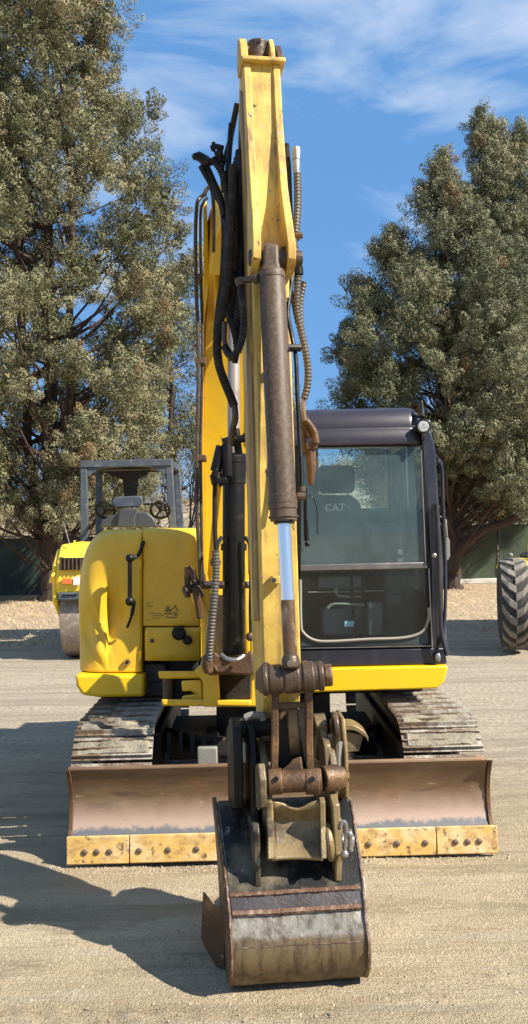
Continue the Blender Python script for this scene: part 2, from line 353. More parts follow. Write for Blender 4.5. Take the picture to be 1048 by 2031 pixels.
pebbles('gravel', 11000, (-3.4, 4.4), (2.3, 13.5), (.003, .011), M['stone'], 'small pale stones scattered on the dirt around the excavator', 3)
pebbles('dirt_clods', 6500, (-2.2, 2.8), (2.3, 5.6), (.003, .015), M['clod'], 'small brown crumbs of soil scattered on the dirt in front', 9)
# straw litter under the trees
rr = np.random.RandomState(8); vs = []; fs = []
for i in range(16000):
    x = rr.uniform(-9, 9); y = rr.uniform(14, 27); a = rr.rand()*6.28; l_ = rr.uniform(.03, .14); h_ = rr.uniform(.0, .09); o = len(vs)
    vs += [(x, y, 0), (x+.016, y+.01, 0.005), (x+l_*math.cos(a), y+l_*math.sin(a), h_)]; fs.append((o, o+1, o+2))
M['straw'] = mat('dry_straw', (.50, .38, .22), .95, 0, [((.30, .2, .11), 2, .45, .6)])
b = MB(); b.v = vs; b.f = fs; tag(b.build('dry_grass_litter', M['straw'], smooth=False), 'dry straw coloured grass and leaf litter under the trees', 'grass', kind='stuff')
# hillside
hx = np.linspace(-260, 260, 105); hy = np.linspace(46, 300, 52); vs = []
for y in hy:
    for x in hx:
        t = min(1, (y - 46) / 40.); t = t*t*(3-2*t)
        vs.append((x, y, -.6 + t * (5.0 + 2.2*mn.noise(Vector((x*.02, y*.02, 4))) + .9*mn.noise(Vector((x*.12, y*.12, 4)))) + (y-46)*.012 + 4.6*t*math.exp(-((x-18)/16.)**2)))
b = MB(); b.v = vs; n_ = len(hx); b.f = [(j*n_+i, j*n_+i+1, (j+1)*n_+i+1, (j+1)*n_+i) for j in range(len(hy)-1) for i in range(n_-1)]
tag(b.build('hillside', M['hill']), kind='structure')

# ================================================================ EXCAVATOR
ROOT = empty('excavator', (.06, 5.6, 0), 'worn yellow tracked excavator with black cab, raised boom and bucket resting on the dirt', 'excavator')
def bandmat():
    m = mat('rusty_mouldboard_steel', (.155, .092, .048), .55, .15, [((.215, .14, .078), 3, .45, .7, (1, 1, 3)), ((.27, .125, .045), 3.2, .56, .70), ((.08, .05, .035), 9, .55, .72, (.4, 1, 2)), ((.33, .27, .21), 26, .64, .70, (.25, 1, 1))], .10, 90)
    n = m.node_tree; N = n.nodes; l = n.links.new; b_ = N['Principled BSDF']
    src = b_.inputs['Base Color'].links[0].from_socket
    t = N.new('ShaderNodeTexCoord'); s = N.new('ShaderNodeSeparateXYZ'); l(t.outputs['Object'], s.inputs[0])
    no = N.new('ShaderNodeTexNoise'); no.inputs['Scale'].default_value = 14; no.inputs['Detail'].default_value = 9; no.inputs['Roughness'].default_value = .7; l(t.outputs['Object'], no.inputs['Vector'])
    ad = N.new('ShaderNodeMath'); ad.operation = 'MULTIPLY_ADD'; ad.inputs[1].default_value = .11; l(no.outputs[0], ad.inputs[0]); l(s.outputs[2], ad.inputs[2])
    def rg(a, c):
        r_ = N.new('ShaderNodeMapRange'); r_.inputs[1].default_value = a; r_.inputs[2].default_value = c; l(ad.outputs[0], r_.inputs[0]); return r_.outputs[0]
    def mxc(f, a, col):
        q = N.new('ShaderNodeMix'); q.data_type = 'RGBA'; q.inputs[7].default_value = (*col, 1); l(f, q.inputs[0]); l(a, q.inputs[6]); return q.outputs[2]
    c = mxc(rg(.40, .27), src, (.34, .245, .185)); c = mxc(rg(.245, .225), c, (.105, .11, .12))  # wear bands by height, with the curved plate's reflected gradient painted in
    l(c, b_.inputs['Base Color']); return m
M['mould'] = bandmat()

# ---- undercarriage frame
GL = G(131, 1724, 0); GR = G(990, 1700, 0)
ex = (GR - GL); W = ex.length; ex.normalize(); ey = Vector((-ex.y, ex.x, 0)); O = (GL + GR) / 2
def U(x, y, z): return O + ex * x + ey * y + Vector((0, 0, z))
UM = Matrix((( ex.x, ey.x, 0), (ex.y, ey.y, 0), (0, 0, 1)))
# blade
prof = [(.035,.135),(.07,.17),(.095,.22),(.108,.28),(.105,.34),(.09,.40),(.065,.455),(.035,.505)]
poly = prof + [(y+.022, z) for y, z in prof[::-1]]
bl = MB(); bl.prism([U(-W/2+.004, y, z) for y, z in poly], [U(W/2-.035, y, z) for y, z in poly])
bl.tube([U(-W/2+.01, .05, .505), U(W/2-.04, .05, .505)], .014, 8)
bl.box((-W/2+.02, .13, .12), (W/2-.04, .20, .22), Matrix.Translation(O) @ UM.to_4x4())
bl.box((-W/2+.02, .12, .40), (W/2-.04, .17, .47), Matrix.Translation(O) @ UM.to_4x4())
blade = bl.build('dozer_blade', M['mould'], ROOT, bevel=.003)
T = Matrix.Translation(O) @ UM.to_4x4()
for sx in (-1, 1):
    x0 = -W/2 if sx < 0 else W/2 - .05
    e = MB(); pl = [(.03,.13)] + [(y-.012, z) for y, z in prof[1:]] + [(.16,.47),(.17,.15)]
    x0 = -W/2 + .001 if sx < 0 else W/2 - .033
    e.prism([U(x0, y, z) for y, z in pl], [U(x0+.022, y, z) for y, z in pl]); e.build('end_plate', M['rust'], blade, bevel=.003)
def bx_at(px, py): return (P(px, py, O.y + .02) - O).dot(ex)
cuts = [-W/2, bx_at(258, 1690), bx_at(560, 1680), bx_at(866, 1670), W/2]
for i in range(4):
    a, c = cuts[i] + .0025, cuts[i+1] - .0025
    pl = [(0, .022), (.022, .012), (.034, .16), (.010, .162)]
    e = MB(); e.prism([U(a, y, z) for y, z in pl], [U(c, y, z) for y, z in pl]); e.build('cutting_edge', M['cutedge'], blade, bevel=.004)
bm_ = MB().ball((0,0,0), .0165, 10, 6, (1, .5, 1)).build('bolt', M['bolt'], blade)
first = True
for px, py in ((171,1695),(195,1694),(220,1693),(278,1691),(335,1689),(391,1687),(480,1685),(540,1682),(600,1680),(660,1679),(731,1676),(788,1674),(844,1672),(904,1669),(928,1668),(951,1667)):
    p = U(bx_at(px, py), .001, .085)
    if first: bm_.location = p - wloc(blade); bm_['wl'] = list(p); first = False
    else: part('bolt', bm_.data, blade, p)
# bolt mesh verts were built relative to the blade: shift them
for v in bm_.data.vertices: v.co += wloc(blade)

# tracks
def track(xc, seed):
    rr = random.Random(seed)
    R0, yc0, yc1, zc, wd = .30, .56, 2.95, .335, .45
    f = MB(); f.box((xc-.13, yc0, .12), (xc+.13, yc1, .50), T)
    for s_ in (-.165, .165): f.box((xc+s_-.02, yc0+.1, .2), (xc+s_+.02, yc1-.1, .44), T)
    tr = f.build('track', M['under'], ROOT, bevel=.02)
    tag(tr, 'crawler track with muddy steel shoes ' + ('under the engine cover' if xc < 0 else 'under the cab'))
    for nm, yy in (('idler_wheel', yc0), ('drive_sprocket', yc1)):
        MB().cyl(U(xc-.06, yy, zc), U(xc+.06, yy, zc), R0-.05, 24).build(nm, M['under'], tr, bevel=.01)
    for k in range(5):
        yy = yc0 + .45 + k*.4; MB().cyl(U(xc-.1, yy, .115), U(xc+.1, yy, .115), .075, 14).build('track_roller', M['under'], tr)
    # shoe mesh
    s = MB(); pr = [(-.071,0),(-.071,.010),(-.060,.012),(-.056,.034),(-.048,.034),(-.043,.012),(-.008,.012),(-.005,.028),(.003,.028),(.006,.012),(.038,.012),(.042,.030),(.050,.030),(.054,.012),(.071,.008),(.071,0)]
    s.prism([(-wd/2, a, z) for a, z in pr], [(wd/2, a, z) for a, z in pr])
    for q in (-.07, .07): s.box((q-.012, -.066, -.04), (q+.012, .066, 0))
    for q in (-.07, .07):
        for a in (-.03, .025): s.cyl((q, a, .01), (q, a, .021), .009, 6)
    me = bpy.data.meshes.new('track_shoe'); me.from_pydata(s.v, [], s.f); me.materials.append(M['shoe']); bm_fix(me)
    # mud variant
    s2 = MB(); s2.v = list(s.v); s2.f = list(s.f); me2 = bpy.data.meshes.new('muddy_shoe'); me2.from_pydata(s2.v, [], s2.f); bm_fix(me2)
    Ls = yc1 - yc0; tot = 2*Ls + 2*math.pi*R0; n = 44
    for i in range(n):
        d = (i + .35) * tot / n
        if d < Ls: y, z, a = yc0 + d, zc + R0, 0.
        elif d < Ls + math.pi*R0: t_ = (d-Ls)/R0; y, z, a = yc1 + R0*math.sin(t_), zc + R0*math.cos(t_), -t_
        elif d < 2*Ls + math.pi*R0: y, z, a = yc1 - (d-Ls-math.pi*R0), zc - R0, math.pi
        else: t_ = (d - 2*Ls - math.pi*R0)/R0; y, z, a = yc0 - R0*math.sin(t_), zc - R0*math.cos(t_), math.pi - t_
        Rm = (UM @ Matrix.Rotation(a + rr.uniform(-.02, .02), 3, 'X'))
        p = U(xc, y, z); o = part('track_shoe', me, tr, p, Rm)
        if z > .25 and y < 1.9:      # mud packed between the grousers, a lump of its own on each shoe
            mb = MB(); nx, nyy = 22, 6; g = []
            for jj in range(nyy+1):
                for ii in range(nx+1):
                    xx = -wd/2+.012 + (wd-.024)*ii/nx; aa = -.054 + .108*jj/nyy
                    hh = .0215 + (.022*max(-.55, mn.noise(Vector((xx*11+seed*7, aa*16+i*3.3, i*1.7)))+ (.25 if i > 40 or y < .5 else -.12)) + .007*mn.noise(Vector((xx*45, aa*45, i))))
                    if ii in (0, nx) or jj in (0, nyy): hh = .006
                    g.append(p + Rm @ Vector((xx, aa, hh)))
            mb.add(g, [(jj*(nx+1)+ii, jj*(nx+1)+ii+1, (jj+1)*(nx+1)+ii+1, (jj+1)*(nx+1)+ii) for jj in range(nyy) for ii in range(nx)])
            mb.build('packed_mud', M['mud'], tr)
    return tr
xl_ = -1.165 + .225; xr_ = 1.15 - .225
track(xl_, 1); track(xr_, 2)
# car body, blade arms, swing bearing
cb = MB(); cb.box((-.72, 1.3, .22), (.70, 1.9, .40), T)
for s_ in (-1, 1):
    a = [U(s_*.30, .9, .34), U(s_*.46, .9, .34), U(s_*.46, .9, .46), U(s_*.30, .9, .46)]; c = [U(s_*.66, 1.5, .3), U(s_*.76, 1.5, .3), U(s_*.76, 1.5, .40), U(s_*.66, 1.5, .40)]
    cb.hexa(a, c)
cb.cyl(U(0, 1.5, .38), U(0, 1.5, .66), .40, 32)
cb.build('car_body', M['under'], ROOT, bevel=.015)
for s_ in (-1, 1):
    am = MB(); q = lambda x, y, z0, z1: [U(x-.05, y, z0), U(x+.05, y, z0), U(x+.05, y, z1), U(x-.05, y, z1)]
    am.loft([q(s_*.42, .12, .16, .36), q(s_*.42, .6, .22, .38), q(s_*.42, 1.25, .30, .46)]); am.build('blade_arm', M['under'], ROOT, bevel=.012)
bc = MB(); bc.cyl(U(-.02, .14, .33), U(-.02, .62, .40), .035, 14); bc.build('blade_cylinder', M['under'], ROOT)
g1 = MB(); xx = (P(415, 1510, 4.95) - O).dot(ex); g1.box((xx-.055, .17, .36), (xx+.055, .21, .575), T); g1.build('blade_bracket', M['lgrey'], ROOT, bevel=.008)
g1 = MB(); xx = (P(350, 1480, 5.3) - O).dot(ex)
for k in range(7): g1.box((xx-.12+k*.07, .62, .42), (xx-.095+k*.07, .64, .56), T)
g1.build('frame_ribs', M['under'], ROOT)
# curved hose guard at right of the coupler
g1 = MB(); a = spline([P(672, 1440, 4.75), P(700, 1438, 4.75), P(722, 1450, 4.75), P(731, 1462, 4.75)], 5); g1.loft([[p + Vector(d) for d in ((0,0,0),(0,.16,0),(0,.16,-.03),(0,0,-.03))] for p in a])
g1.hexa([P(674,1448,4.78),P(722,1458,4.78),P(712,1490,4.78),P(674,1495,4.78)], [P(674,1448,4.9),P(722,1458,4.9),P(712,1490,4.9),P(674,1495,4.9)]); g1.build('hose_guard', M['coupler'], ROOT, bevel=.006)

# ---- upper structure (house)
DH = 5.55
xA = P(148, 1335, DH).x; xB = P(886, 1340, 5.45).x
hb = MB()
hb.box((xA+.12, 5.72, .80), (P(392, 1200, DH).x-.02, 7.1, 1.72)); hb.box((P(392,1200,DH).x-.02, 5.9, .78), (P(590,1200,DH).x, 7.15, 1.62))
hb.cyl((.02, 6.5, .66), (.02, 6.5, .79), .80, 40); hb.box((xA+.15, 5.6, .70), (xB-.12, 7.0, .80))
hb.build('house_frame', M['under'], ROOT, bevel=.02)
def interp(tab, v):
    for (a, x), (c, y) in zip(tab, tab[1:]):
        if a <= v <= c: return x + (y-x)*(v-a)/(c-a)
    return tab[0][1] if v < tab[0][0] else tab[-1][1]
Lft = [(1050, 196), (1054, 190), (1062, 180), (1075, 170), (1090, 162), (1110, 155), (1135, 151), (1160, 148), (1190, 146), (1335, 149)]
def hoodgrid(pxl, pxr, py0, py1, nu, nvv, rl, rt, D0, dent=True, leftprof=False, yb=7.05, rr_=.012, rb=.012):
    g = []; nrm = []
    for j in range(nvv+1):
        v = (j/nvv); v = .5 - .5*math.cos(math.pi*v) if rt > .03 else v
        py = py0 + (py1-py0)*v
        for i in range(nu+1):
            u = i/nu; u = u**1.4
            L_ = interp(Lft, py) if leftprof else pxl
            px = L_ + (pxr-L_)*u; q = P(px, py, D0)
            l_ = P(L_, py, D0).x; r_ = P(pxr, py, D0).x; top = P(px, py0, D0).z; bot = P(px, py1, D0).z
            dl, dt, dr, db = q.x-l_, top-q.z, r_-q.x, q.z-bot; y = 0
            for d, r0 in ((dl, rl), (dt, rt), (dr, rr_), (db, rb)):
                if d < r0: y += r0 - math.sqrt(max(0, r0*r0 - (r0-d)**2))
            if dent: y += dentf(px, py)
            g.append(Vector((q.x, D0 + y, q.z)))
    m = MB(); n = nu + 1
    m.add(g, [(j*n+i, j*n+i+1, (j+1)*n+i+1, (j+1)*n+i) for j in range(nvv) for i in range(nu)])
    loop = [j*n for j in range(nvv+1)][::-1] + list(range(1, n)) + [j*n+nu for j in range(1, nvv+1)] + [nvv*n+i for i in range(nu-1, 0, -1)]
    bp = [Vector((g[k].x, yb, g[k].z)) for k in loop]; base = len(m.v); m.v += [tuple(p) for p in bp]; K = len(loop)
    m.f += [(loop[k], loop[(k+1) % K], base+(k+1) % K, base+k) for k in range(K)]; m.f.append(tuple(range(base, base+K)))
    return m
def gs(px, py, cx, cy, sx, sy): return math.exp(-((px-cx)/sx)**2 - ((py-cy)/sy)**2)
def dentf(px, py):
    y = .06*gs(px, py, 232, 1215, 20, 45) - .015*gs(px, py, 182, 1188, 22, 26) + .035*gs(px, py, 172, 1262, 20, 38)
    if px > 213: y += .045*gs(px, py, 213, 1235, 14, 55)
    y += .02*gs(px - .35*(py-1230), py, 190, 1240, 6, 60) - .012*gs(px - .3*(py-1260), py, 205, 1260, 5, 55) + .007*mn.noise(Vector((px*.03, py*.025, 1))) + .022*gs(px, py, 166, 1225, 14, 22) - .012*gs(px, py, 196, 1296, 18, 14) + .014*gs(px - .6*(py-1280), py, 176, 1280, 5, 40)
    return y
sc_ = hoodgrid(147, 281.5, 1050, 1334, 46, 60, .17, .10, DH, leftprof=True); sc_.build('side_cover', M['yellow'], ROOT)
fc = hoodgrid(283.5, 396, 1047, 1242, 14, 20, .008, .07, DH+.015, dent=False, yb=6.9); fcv = fc.build('front_cover', M['yellow'], ROOT)
lc = hoodgrid(287, 396, 1245, 1311, 8, 8, .012, .02, DH+.0, dent=False, yb=6.0); lc.build('lower_cover', M['yellow'], ROOT)
# counterweight skirt on the left
def pris(pxs, D0, D1, D=None):
    D = D or D0; a = [P(x, y, D) for x, y in pxs]; return MB().prism([Vector((p.x, D0, p.z)) for p in a], [Vector((p.x, D1, p.z)) for p in a])
pris([(148,1338),(286,1338),(287,1383),(196,1384),(162,1379),(151,1362)], 5.50, 7.0, 5.5).build('counterweight_skirt', M['skirtyellow'], ROOT, bevel=.022, seg=3)
pris([(286,1316),(330,1316),(330,1384),(286,1384)], 5.62, 6.0, 5.62).build('frame_block', M['under'], ROOT, bevel=.01)
MB().cyl(P(253,1313,5.56), P(253,1313,5.53), .022, 16).build('plug', M['oldprint'], ROOT)
MB().cyl(P(253,1313,5.54), P(253,1313,5.525), .011, 12).build('plug_hole', M['black'], ROOT)
k_ = MB().cyl(P(355,1256,5.57), P(355,1256,5.50), .048, 20, .040); k_.cyl(P(372,1270,5.57), P(372,1270,5.52), .03, 14); k_.build('fuel_cap', M['black'], ROOT, bevel=.006)
for yy_ in (1120, 1300): MB().cyl(P(279,yy_-9,5.545), P(279,yy_+9,5.545), .010, 8).build('hinge', M['yellow'], ROOT)
MB().cyl(P(302,1271,5.56), P(302,1271,5.542), .013, 12).build('plug', M['rust'], ROOT)
# mirror bracket on the hood
hk = MB(); hk.tube(PP([(258,1108,5.42),(258,1150,5.42),(258,1192,5.42)]), .014, 10); hk.ball(P(258,1107,5.42), .028); hk.ball(P(258,1193,5.42), .030)
hk.tube(spline(PP([(258,1107,5.42),(272,1104,5.46),(280,1090,5.5),(285,1075,5.56)]), 5), .012, 8)
hk.tube(spline(PP([(262,1193,5.42),(266,1195,5.44),(261,1222,5.48),(253,1244,5.52)]), 5), [.013]*10 + [.009]*6, 8); hk.build('mirror_bracket', M['black'], ROOT)
# decal on the front cover: rows of tiny print and a small machine pictogram
dk = MB(); DD = DH + .0105
rr = random.Random(3)
def dash(x0, x1, y, h=1.6, D=DD): dk.add([P(x0,y-h/2,D),P(x1,y-h/2,D),P(x1,y+h/2,D),P(x0,y+h/2,D)], [(0,1,2,3)])
for y, xs_ in ((1197,(291,299)),(1202,(291,304)),(1217,(296,322)),(1221,(304,326)),(1226,(300,320)),(1230,(291,298))):
    x = xs_[0]
    while x < xs_[1]:
        wv = rr.uniform(1.2, 3.2); dash(x, min(x+wv, xs_[1]), y, rr.uniform(1.2, 2.2)); x += wv + rr.uniform(.8, 1.6)
for q in (((328,1208),(340,1208),(340,1214),(328,1214)), ((330,1202),(336,1202),(336,1208),(330,1208)), ((340,1209),(348,1200),(349,1202),(341,1212)), ((348,1200),(354,1212),(352,1213),(347,1202)), ((326,1216),(343,1216),(343,1219),(326,1219)), ((345,1214),(350,1214),(353,1222),(347,1222)), ((328,1223),(351,1224),(351,1226),(328,1225))):
    dk.add([P(x, y, DD) for x, y in q], [tuple(range(len(q)))])
tag(dk.build('warning_decal', M['oldprint'], fcv, smooth=False), kind='stuff')

# ---- cab
DC = 5.45; xl = P(588, 1320, DC).x; xr = P(884, 1322, DC).x; zb = P(700, 1320, DC).z; zt = P(700, 812, DC).z; YB = 6.95
def cx(px, py, D=DC): return P(px, py, D).x
cabm = MB()
# A pillar towards the open side: three bars make its stepped section
pa = [P(866,1316,DC), P(866,1125,DC), P(857,1000,DC), P(850,888,DC), P(840,846,DC)]
cabm.loft([[p + Vector((-.035,0,0)), p + Vector((.045,.01,0)), p + Vector((.06,.12,0)), p + Vector((-.02,.12,0))] for p in pa])
# roof side rail, rear pillars
pr_ = [(p.x+.035, p.z) for p in pa]
cabm.box((xr-.10, YB-.1, zb), (xr-.02, YB, zt-.08)); cabm.box((xl, YB-.1, zb), (xl+.09, YB, zt-.05)); cabm.box((xl, DC+.02, zb), (xl+.05, DC+.12, zt-.05))
cabm.box((xr-.09, DC+.1, zt-.16), (xr-.03, YB, zt-.06)); cabm.box((xl, DC+.1, zt-.16), (xl+.05, YB, zt-.06))
cabm.box((xl, DC+.1, zb), (xl+.04, YB, zb+.55)); cabm.box((xr-.07, DC+.12, zb), (xr-.035, YB, zb+.42)); cabm.box((xl, YB-.05, zb), (xr-.03, YB, 1.93))
cabm.box((xl, DC+.05, zb-.02), (xr-.03, YB, zb+.05)); cabm.box((xr-.075, 6.2, zb), (xr-.03, 6.27, zt-.1))
cabm.box((xl, YB-.05, 1.92), (cx(632, 950, YB), YB, zt-.1)); cabm.box((cx(766, 950, YB), YB-.04, 1.92), (cx(778, 950, YB), YB, zt-.1))
cabo = cabm.build('cab', M['cab'], ROOT, bevel=.012)
tag(cabo, 'black operator cab with dusty tinted windscreen, reflected haze in its colour')
# roof visor
rp = [(5.435,883),(5.43,872),(5.445,856),(5.46,851),(5.46,846),(5.47,830),(5.51,816),(5.58,811)]
rf = [(d, P(700, y, d).z) for d, y in rp]; rf += [(YB+.02, zt-.02), (YB+.02, zt-.10), (5.60, zt-.10), (5.52, P(700, 884, 5.5).z)]
xt = cx(830, 815)
rm = MB(); n_ = len(rf); tilt = (P(830,815,DC).z - P(590,815,DC).z) * 0
secs = [(xl, 0, 0), (xl+.02, 0, 0), (xt-.06, 0, 0), (xt-.015, .012, -.006), (xt+.02, .04, -.03), (xt+.035, .08, -.07)]
rm.loft([[(x, y + dy*(1 if y < 6 else -1), z + (dz if z > zt-.15 else 0)) for y, z in rf] for x, dy, dz in secs]); rm.build('cab_roof', M['roof'], cabo, bevel=.006)
# window frames
fr = MB()
def bar(a, b_, w_, D, dep=.03, up=None):
    a = P(*a, D); b_ = P(*b_, D); d = (b_-a).normalized(); n = Vector((0,1,0)); s_ = d.cross(n).normalized()*w_/2
    fr.hexa([a-s_, a+s_, a+s_+n*dep, a-s_+n*dep], [b_-s_, b_+s_, b_+s_+n*dep, b_-s_+n*dep])
bar((596,884),(836,881),.022,DC+.01); bar((839,884),(855,1285),.024,DC+.0); bar((592,1285),(858,1281),.018,DC-.004); bar((594,884),(592,1285),.03,DC+.01)
fr.build('window_frame', M['black'], cabo, bevel=.004)
fr = MB(); bar((596,1127),(848,1121),.040,DC-.015,.03); fr.build('windscreen_rail', mat('dull_grey_rail', (.13,.125,.12), .4, .3, [((.22,.2,.18), 9, .5, .7)]), cabo, bevel=.006)
fr = MB(); bar((836,893),(845,1114),.006,DC+.0,.02); bar((598,1286),(858,1281),.004,DC-.008,.004); bar((851,1127),(858,1284),.006,DC-.006,.01); fr.build('trim_strip', M['steel'], cabo)
def pane(name, pxs, D, m, t_=.006):
    a = [P(x, y, D) for x, y in pxs]; return MB().add(a, [tuple(range(len(a)))]).build(name, m, cabo, smooth=False)
pane('upper_windscreen', [(598,888),(836,886),(846,1118),(596,1124)], DC+.02, M['glassu'])
pane('lower_windscreen', [(596,1130),(849,1126),(856,1282),(594,1284)], DC+.012, M['glassl'])
seal = spline(PP([(851,1205,DC),(850,1230,DC),(836,1254,DC),(800,1265,DC),(730,1268,DC),(660,1272,DC),(625,1270,DC),(603,1256,DC),(597,1235,DC),(596,1150,DC)]), 6)
MB().tube(seal, .009, 8).build('window_seal', mat('weathered_grey_seal', (.26,.24,.20), .7, 0, [((.25,.23,.19), 10, .5, .7)]), cabo)
# solid corners outside the seal
co = MB(); co.prism([P(x, y, DC+.008) for x, y in ((598,1283),(598,1256),(625,1273),(660,1275),(730,1271),(800,1268),(838,1257),(853,1232),(857,1282))], [P(x, y, DC+.02) for x, y in ((598,1283),(598,1256),(625,1273),(660,1275),(730,1271),(800,1268),(838,1257),(853,1232),(857,1282))])
co.build('lower_window_border', mat('green_grey_border', (.035,.05,.052), .45), cabo)
lp = MB(); a = [P(x, y, DC) for x, y in ((592,1289),(884,1285),(887,1317),(592,1323))]; lp.prism(a, [Vector((p.x, YB, p.z)) for p in a]); lp.build('lower_panel', mat('navy_black_panel', (.012,.014,.024), .38, 0, [((.04,.042,.055), 6, .5, .8, (3,3,.6))], coat=.2), cabo, bevel=.008)
sk = MB(); pxs = [(592,1327),(888,1320),(889,1326),(882,1352),(868,1366),(592,1375)]; a = [P(x, y, 5.40) for x, y in pxs]; sk.prism([Vector((p.x, 5.40, p.z)) for p in a], [Vector((p.x, 7.0, p.z)) for p in a]); sk.build('cab_skirt', M['skirtyellow'], ROOT, bevel=.012, seg=3)
# handrail, hinges, mirror, lamp on the right side
hr = MB(); hr.tube(spline(PP([(864,905,5.6),(876,925,5.55),(879,1000,5.55),(883,1100,5.55),(884,1180,5.5),(882,1240,5.46),(884,1275,5.42),(889,1295,5.42)]), 6), .011, 8)
hr.tube(spline(PP([(866,1000,5.43),(871,1100,5.42),(873,1200,5.41),(877,1260,5.40),(887,1300,5.40)]), 6), .013, 8); hr.build('handrail', M['cab'], cabo)
MB().ball(P(862,1102,5.41), .016, 10, 6, (1,.6,1)).build('latch', M['steel'], cabo)
b_ = MB(); b_.ball(P(869,1304,5.41), .024, 10, 6, (.8,.5,1.2)); b_.build('hinge', M['steel'], cabo)
mr = MB(); pm = [(884,1070),(887,1062),(892,1072),(893,1102),(889,1112),(884,1110)]; mr.prism([P(x, y, 5.9) for x, y in pm], [P(x, y, 5.93) for x, y in pm]); mr.tube([P(884,1030,5.9), P(887,1065,5.9)], .008, 6); mr.build('side_mirror', M['lgrey'], cabo, bevel=.01)
lm = MB(); c0 = P(840,846,5.40); lm.cyl(c0 + Vector((0,.06,0)), c0, .038, 24, .048); lm.tube([P(838,812,5.5), P(839,828,5.45)], .014, 8); lm.box((c0.x-.012, 5.40, c0.z-.085), (c0.x+.012, 5.46, c0.z-.03)); wl_ = lm.build('work_lamp', M['black'], cabo, bevel=.004)
MB().cyl(c0 + Vector((0,.002,0)), c0 + Vector((0,-.006,0)), .037, 24, .030).build('lamp_lens', M['lens'], cabo)
an = MB(); an.tube(spline(PP([(812,812,5.6),(818,822,5.5),(832,826,5.45),(838,818,5.45),(836,795,5.5)]), 5), .009, 6); an.build('lamp_cable', M['rubber'], cabo)
# interior
st = MB()
def rbox(x0, x1, y0, y1, D0, D1): a = [P(x, y, D0) for x, y in ((x0,y0),(x1,y0),(x1,y1),(x0,y1))]; return [[p for p in a], [Vector((p.x, D1, p.z)) for p in a]]
st.hexa(*rbox(632,706,922,978,6.35,6.45)); st.build('headrest', M['seatf'], cabo, bevel=.045, seg=4)
st = MB(); st.loft([[P(x, y, d) for x, y, d in ((660-w_,yy,D_),(660+w_,yy,D_),(660+w_,yy,D_+.12),(660-w_,yy,D_+.12))] for w_, yy, D_ in ((36,982,6.34),(54,994,6.32),(62,1030,6.28),(66,1075,6.24),(60,1110,6.2))]); st.build('seat_back', M['seatf'], cabo, bevel=.04, seg=4)
st = MB(); st.hexa(*rbox(605,715,1105,1140,5.9,6.35)); st.build('seat_cushion', M['seatf'], cabo, bevel=.03, seg=3)
st = MB(); st.hexa(*rbox(630,720,1140,1170,5.95,6.3)); st.hexa(*rbox(640,730,1208,1262,5.8,6.1)); st.build('seat_base', M['panel'], cabo, bevel=.02)
st = MB(); st.hexa(*rbox(738,800,1038,1100,5.95,6.5)); st.hexa(*rbox(760,830,1100,1270,6.1,6.6)); st.build('side_console', M['panel'], cabo, bevel=.03)
st = MB(); st.box((xl+.06, YB-.09, zb+.5), (xr-.12, YB-.06, 1.92)); st.build('rear_inner_panel', M['panel'], cabo, bevel=.02)
lv = MB()
for x0, x1, x2 in ((680,693,705),(706,716,722)):
    lv.tube(spline(PP([(x0,1082,5.78),(x1,1082,5.76),(x1+3,1130,5.74),(x2,1268,5.7)]), 5), .010, 8)
lv.tube(PP([(655,1087,5.8),(690,1082,5.78)]), .009, 6); lv.build('travel_lever', M['black'], cabo)
lv = MB(); lv.tube(spline(PP([(764,1060,5.9),(770,1090,5.85),(772,1150,5.85)]), 4), .018, 8); lv.ball(P(763,1050,5.9), .035); lv.tube(spline(PP([(785,960,6.0),(796,1020,5.95),(800,1070,5.9)]), 4), .008, 6); lv.build('joystick', M['interior'], cabo)
lv = MB(); lv.tube(spline(PP([(663,1175,5.75),(668,1168,5.75),(672,1182,5.75),(720,1184,5.75)]), 4), .009, 6); lv.tube(spline(PP([(650,1206,5.7),(665,1198,5.7),(722,1200,5.7)]), 4), .010, 6); lv.tube(PP([(612,1175,5.8),(760,1172,5.8)]), .006, 6); lv.build('lever_linkage', M['lgrey'], cabo)
lv = MB(); lv.hexa(*rbox(684,703,1232,1243,5.70,5.705)); lv.build('small_label', M['label'], cabo)
lv = MB(); lv.hexa(*rbox(790,799,1090,1100,5.84,5.86)); lv.hexa(*rbox(790,800,1108,1114,5.84,5.86)); lv.hexa(*rbox(740,748,1002,1010,6.8,6.85)); lv.build('seat_belt_tag', M['white'], cabo)
lv = MB(); lv.tube(spline(PP([(795,900,6.2),(790,960,6.2),(800,1030,6.15),(808,1085,6.1)]), 5), .007, 6); lv.build('coat_strap', M['interior'], cabo)
ped = MB(); ped.hexa(*rbox(730,760,1195,1262,5.62,5.72)); ped.hexa(*rbox(765,800,1180,1200,5.7,5.8)); ped.build('pedal', M['interior'], cabo, bevel=.01)
for k, (x0, y0, x1, y1) in enumerate(((637,888,762,1006),)): pane('rear_window', [(x0,y0-3),(x1,y0-3),(x1,y1),(x0,y1)], YB-.01, M['glassb'])
a = [(xr-.05, DC+.13, zb+.42), (xr-.05, 6.2, zb+.42), (xr-.05, 6.2, zt-.12), (xr-.05, DC+.13, zt-.12)]; MB().add(a, [(0,1,2,3)]).build('door_window', M['glassb'], cabo)
a = [(xr-.05, 6.27, zb+.42), (xr-.05, YB-.1, zb+.42), (xr-.05, YB-.1, zt-.12), (xr-.05, 6.27, zt-.12)]; MB().add(a, [(0,1,2,3)]).build('side_window', M['glassb'], cabo)
a = [(xl+.02, DC+.13, zb+.55), (xl+.02, YB-.1, zb+.55), (xl+.02, YB-.1, zt-.12), (xl+.02, DC+.13, zt-.12)]; MB().add(a, [(0,1,2,3)]).build('side_window', M['glassb'], cabo)
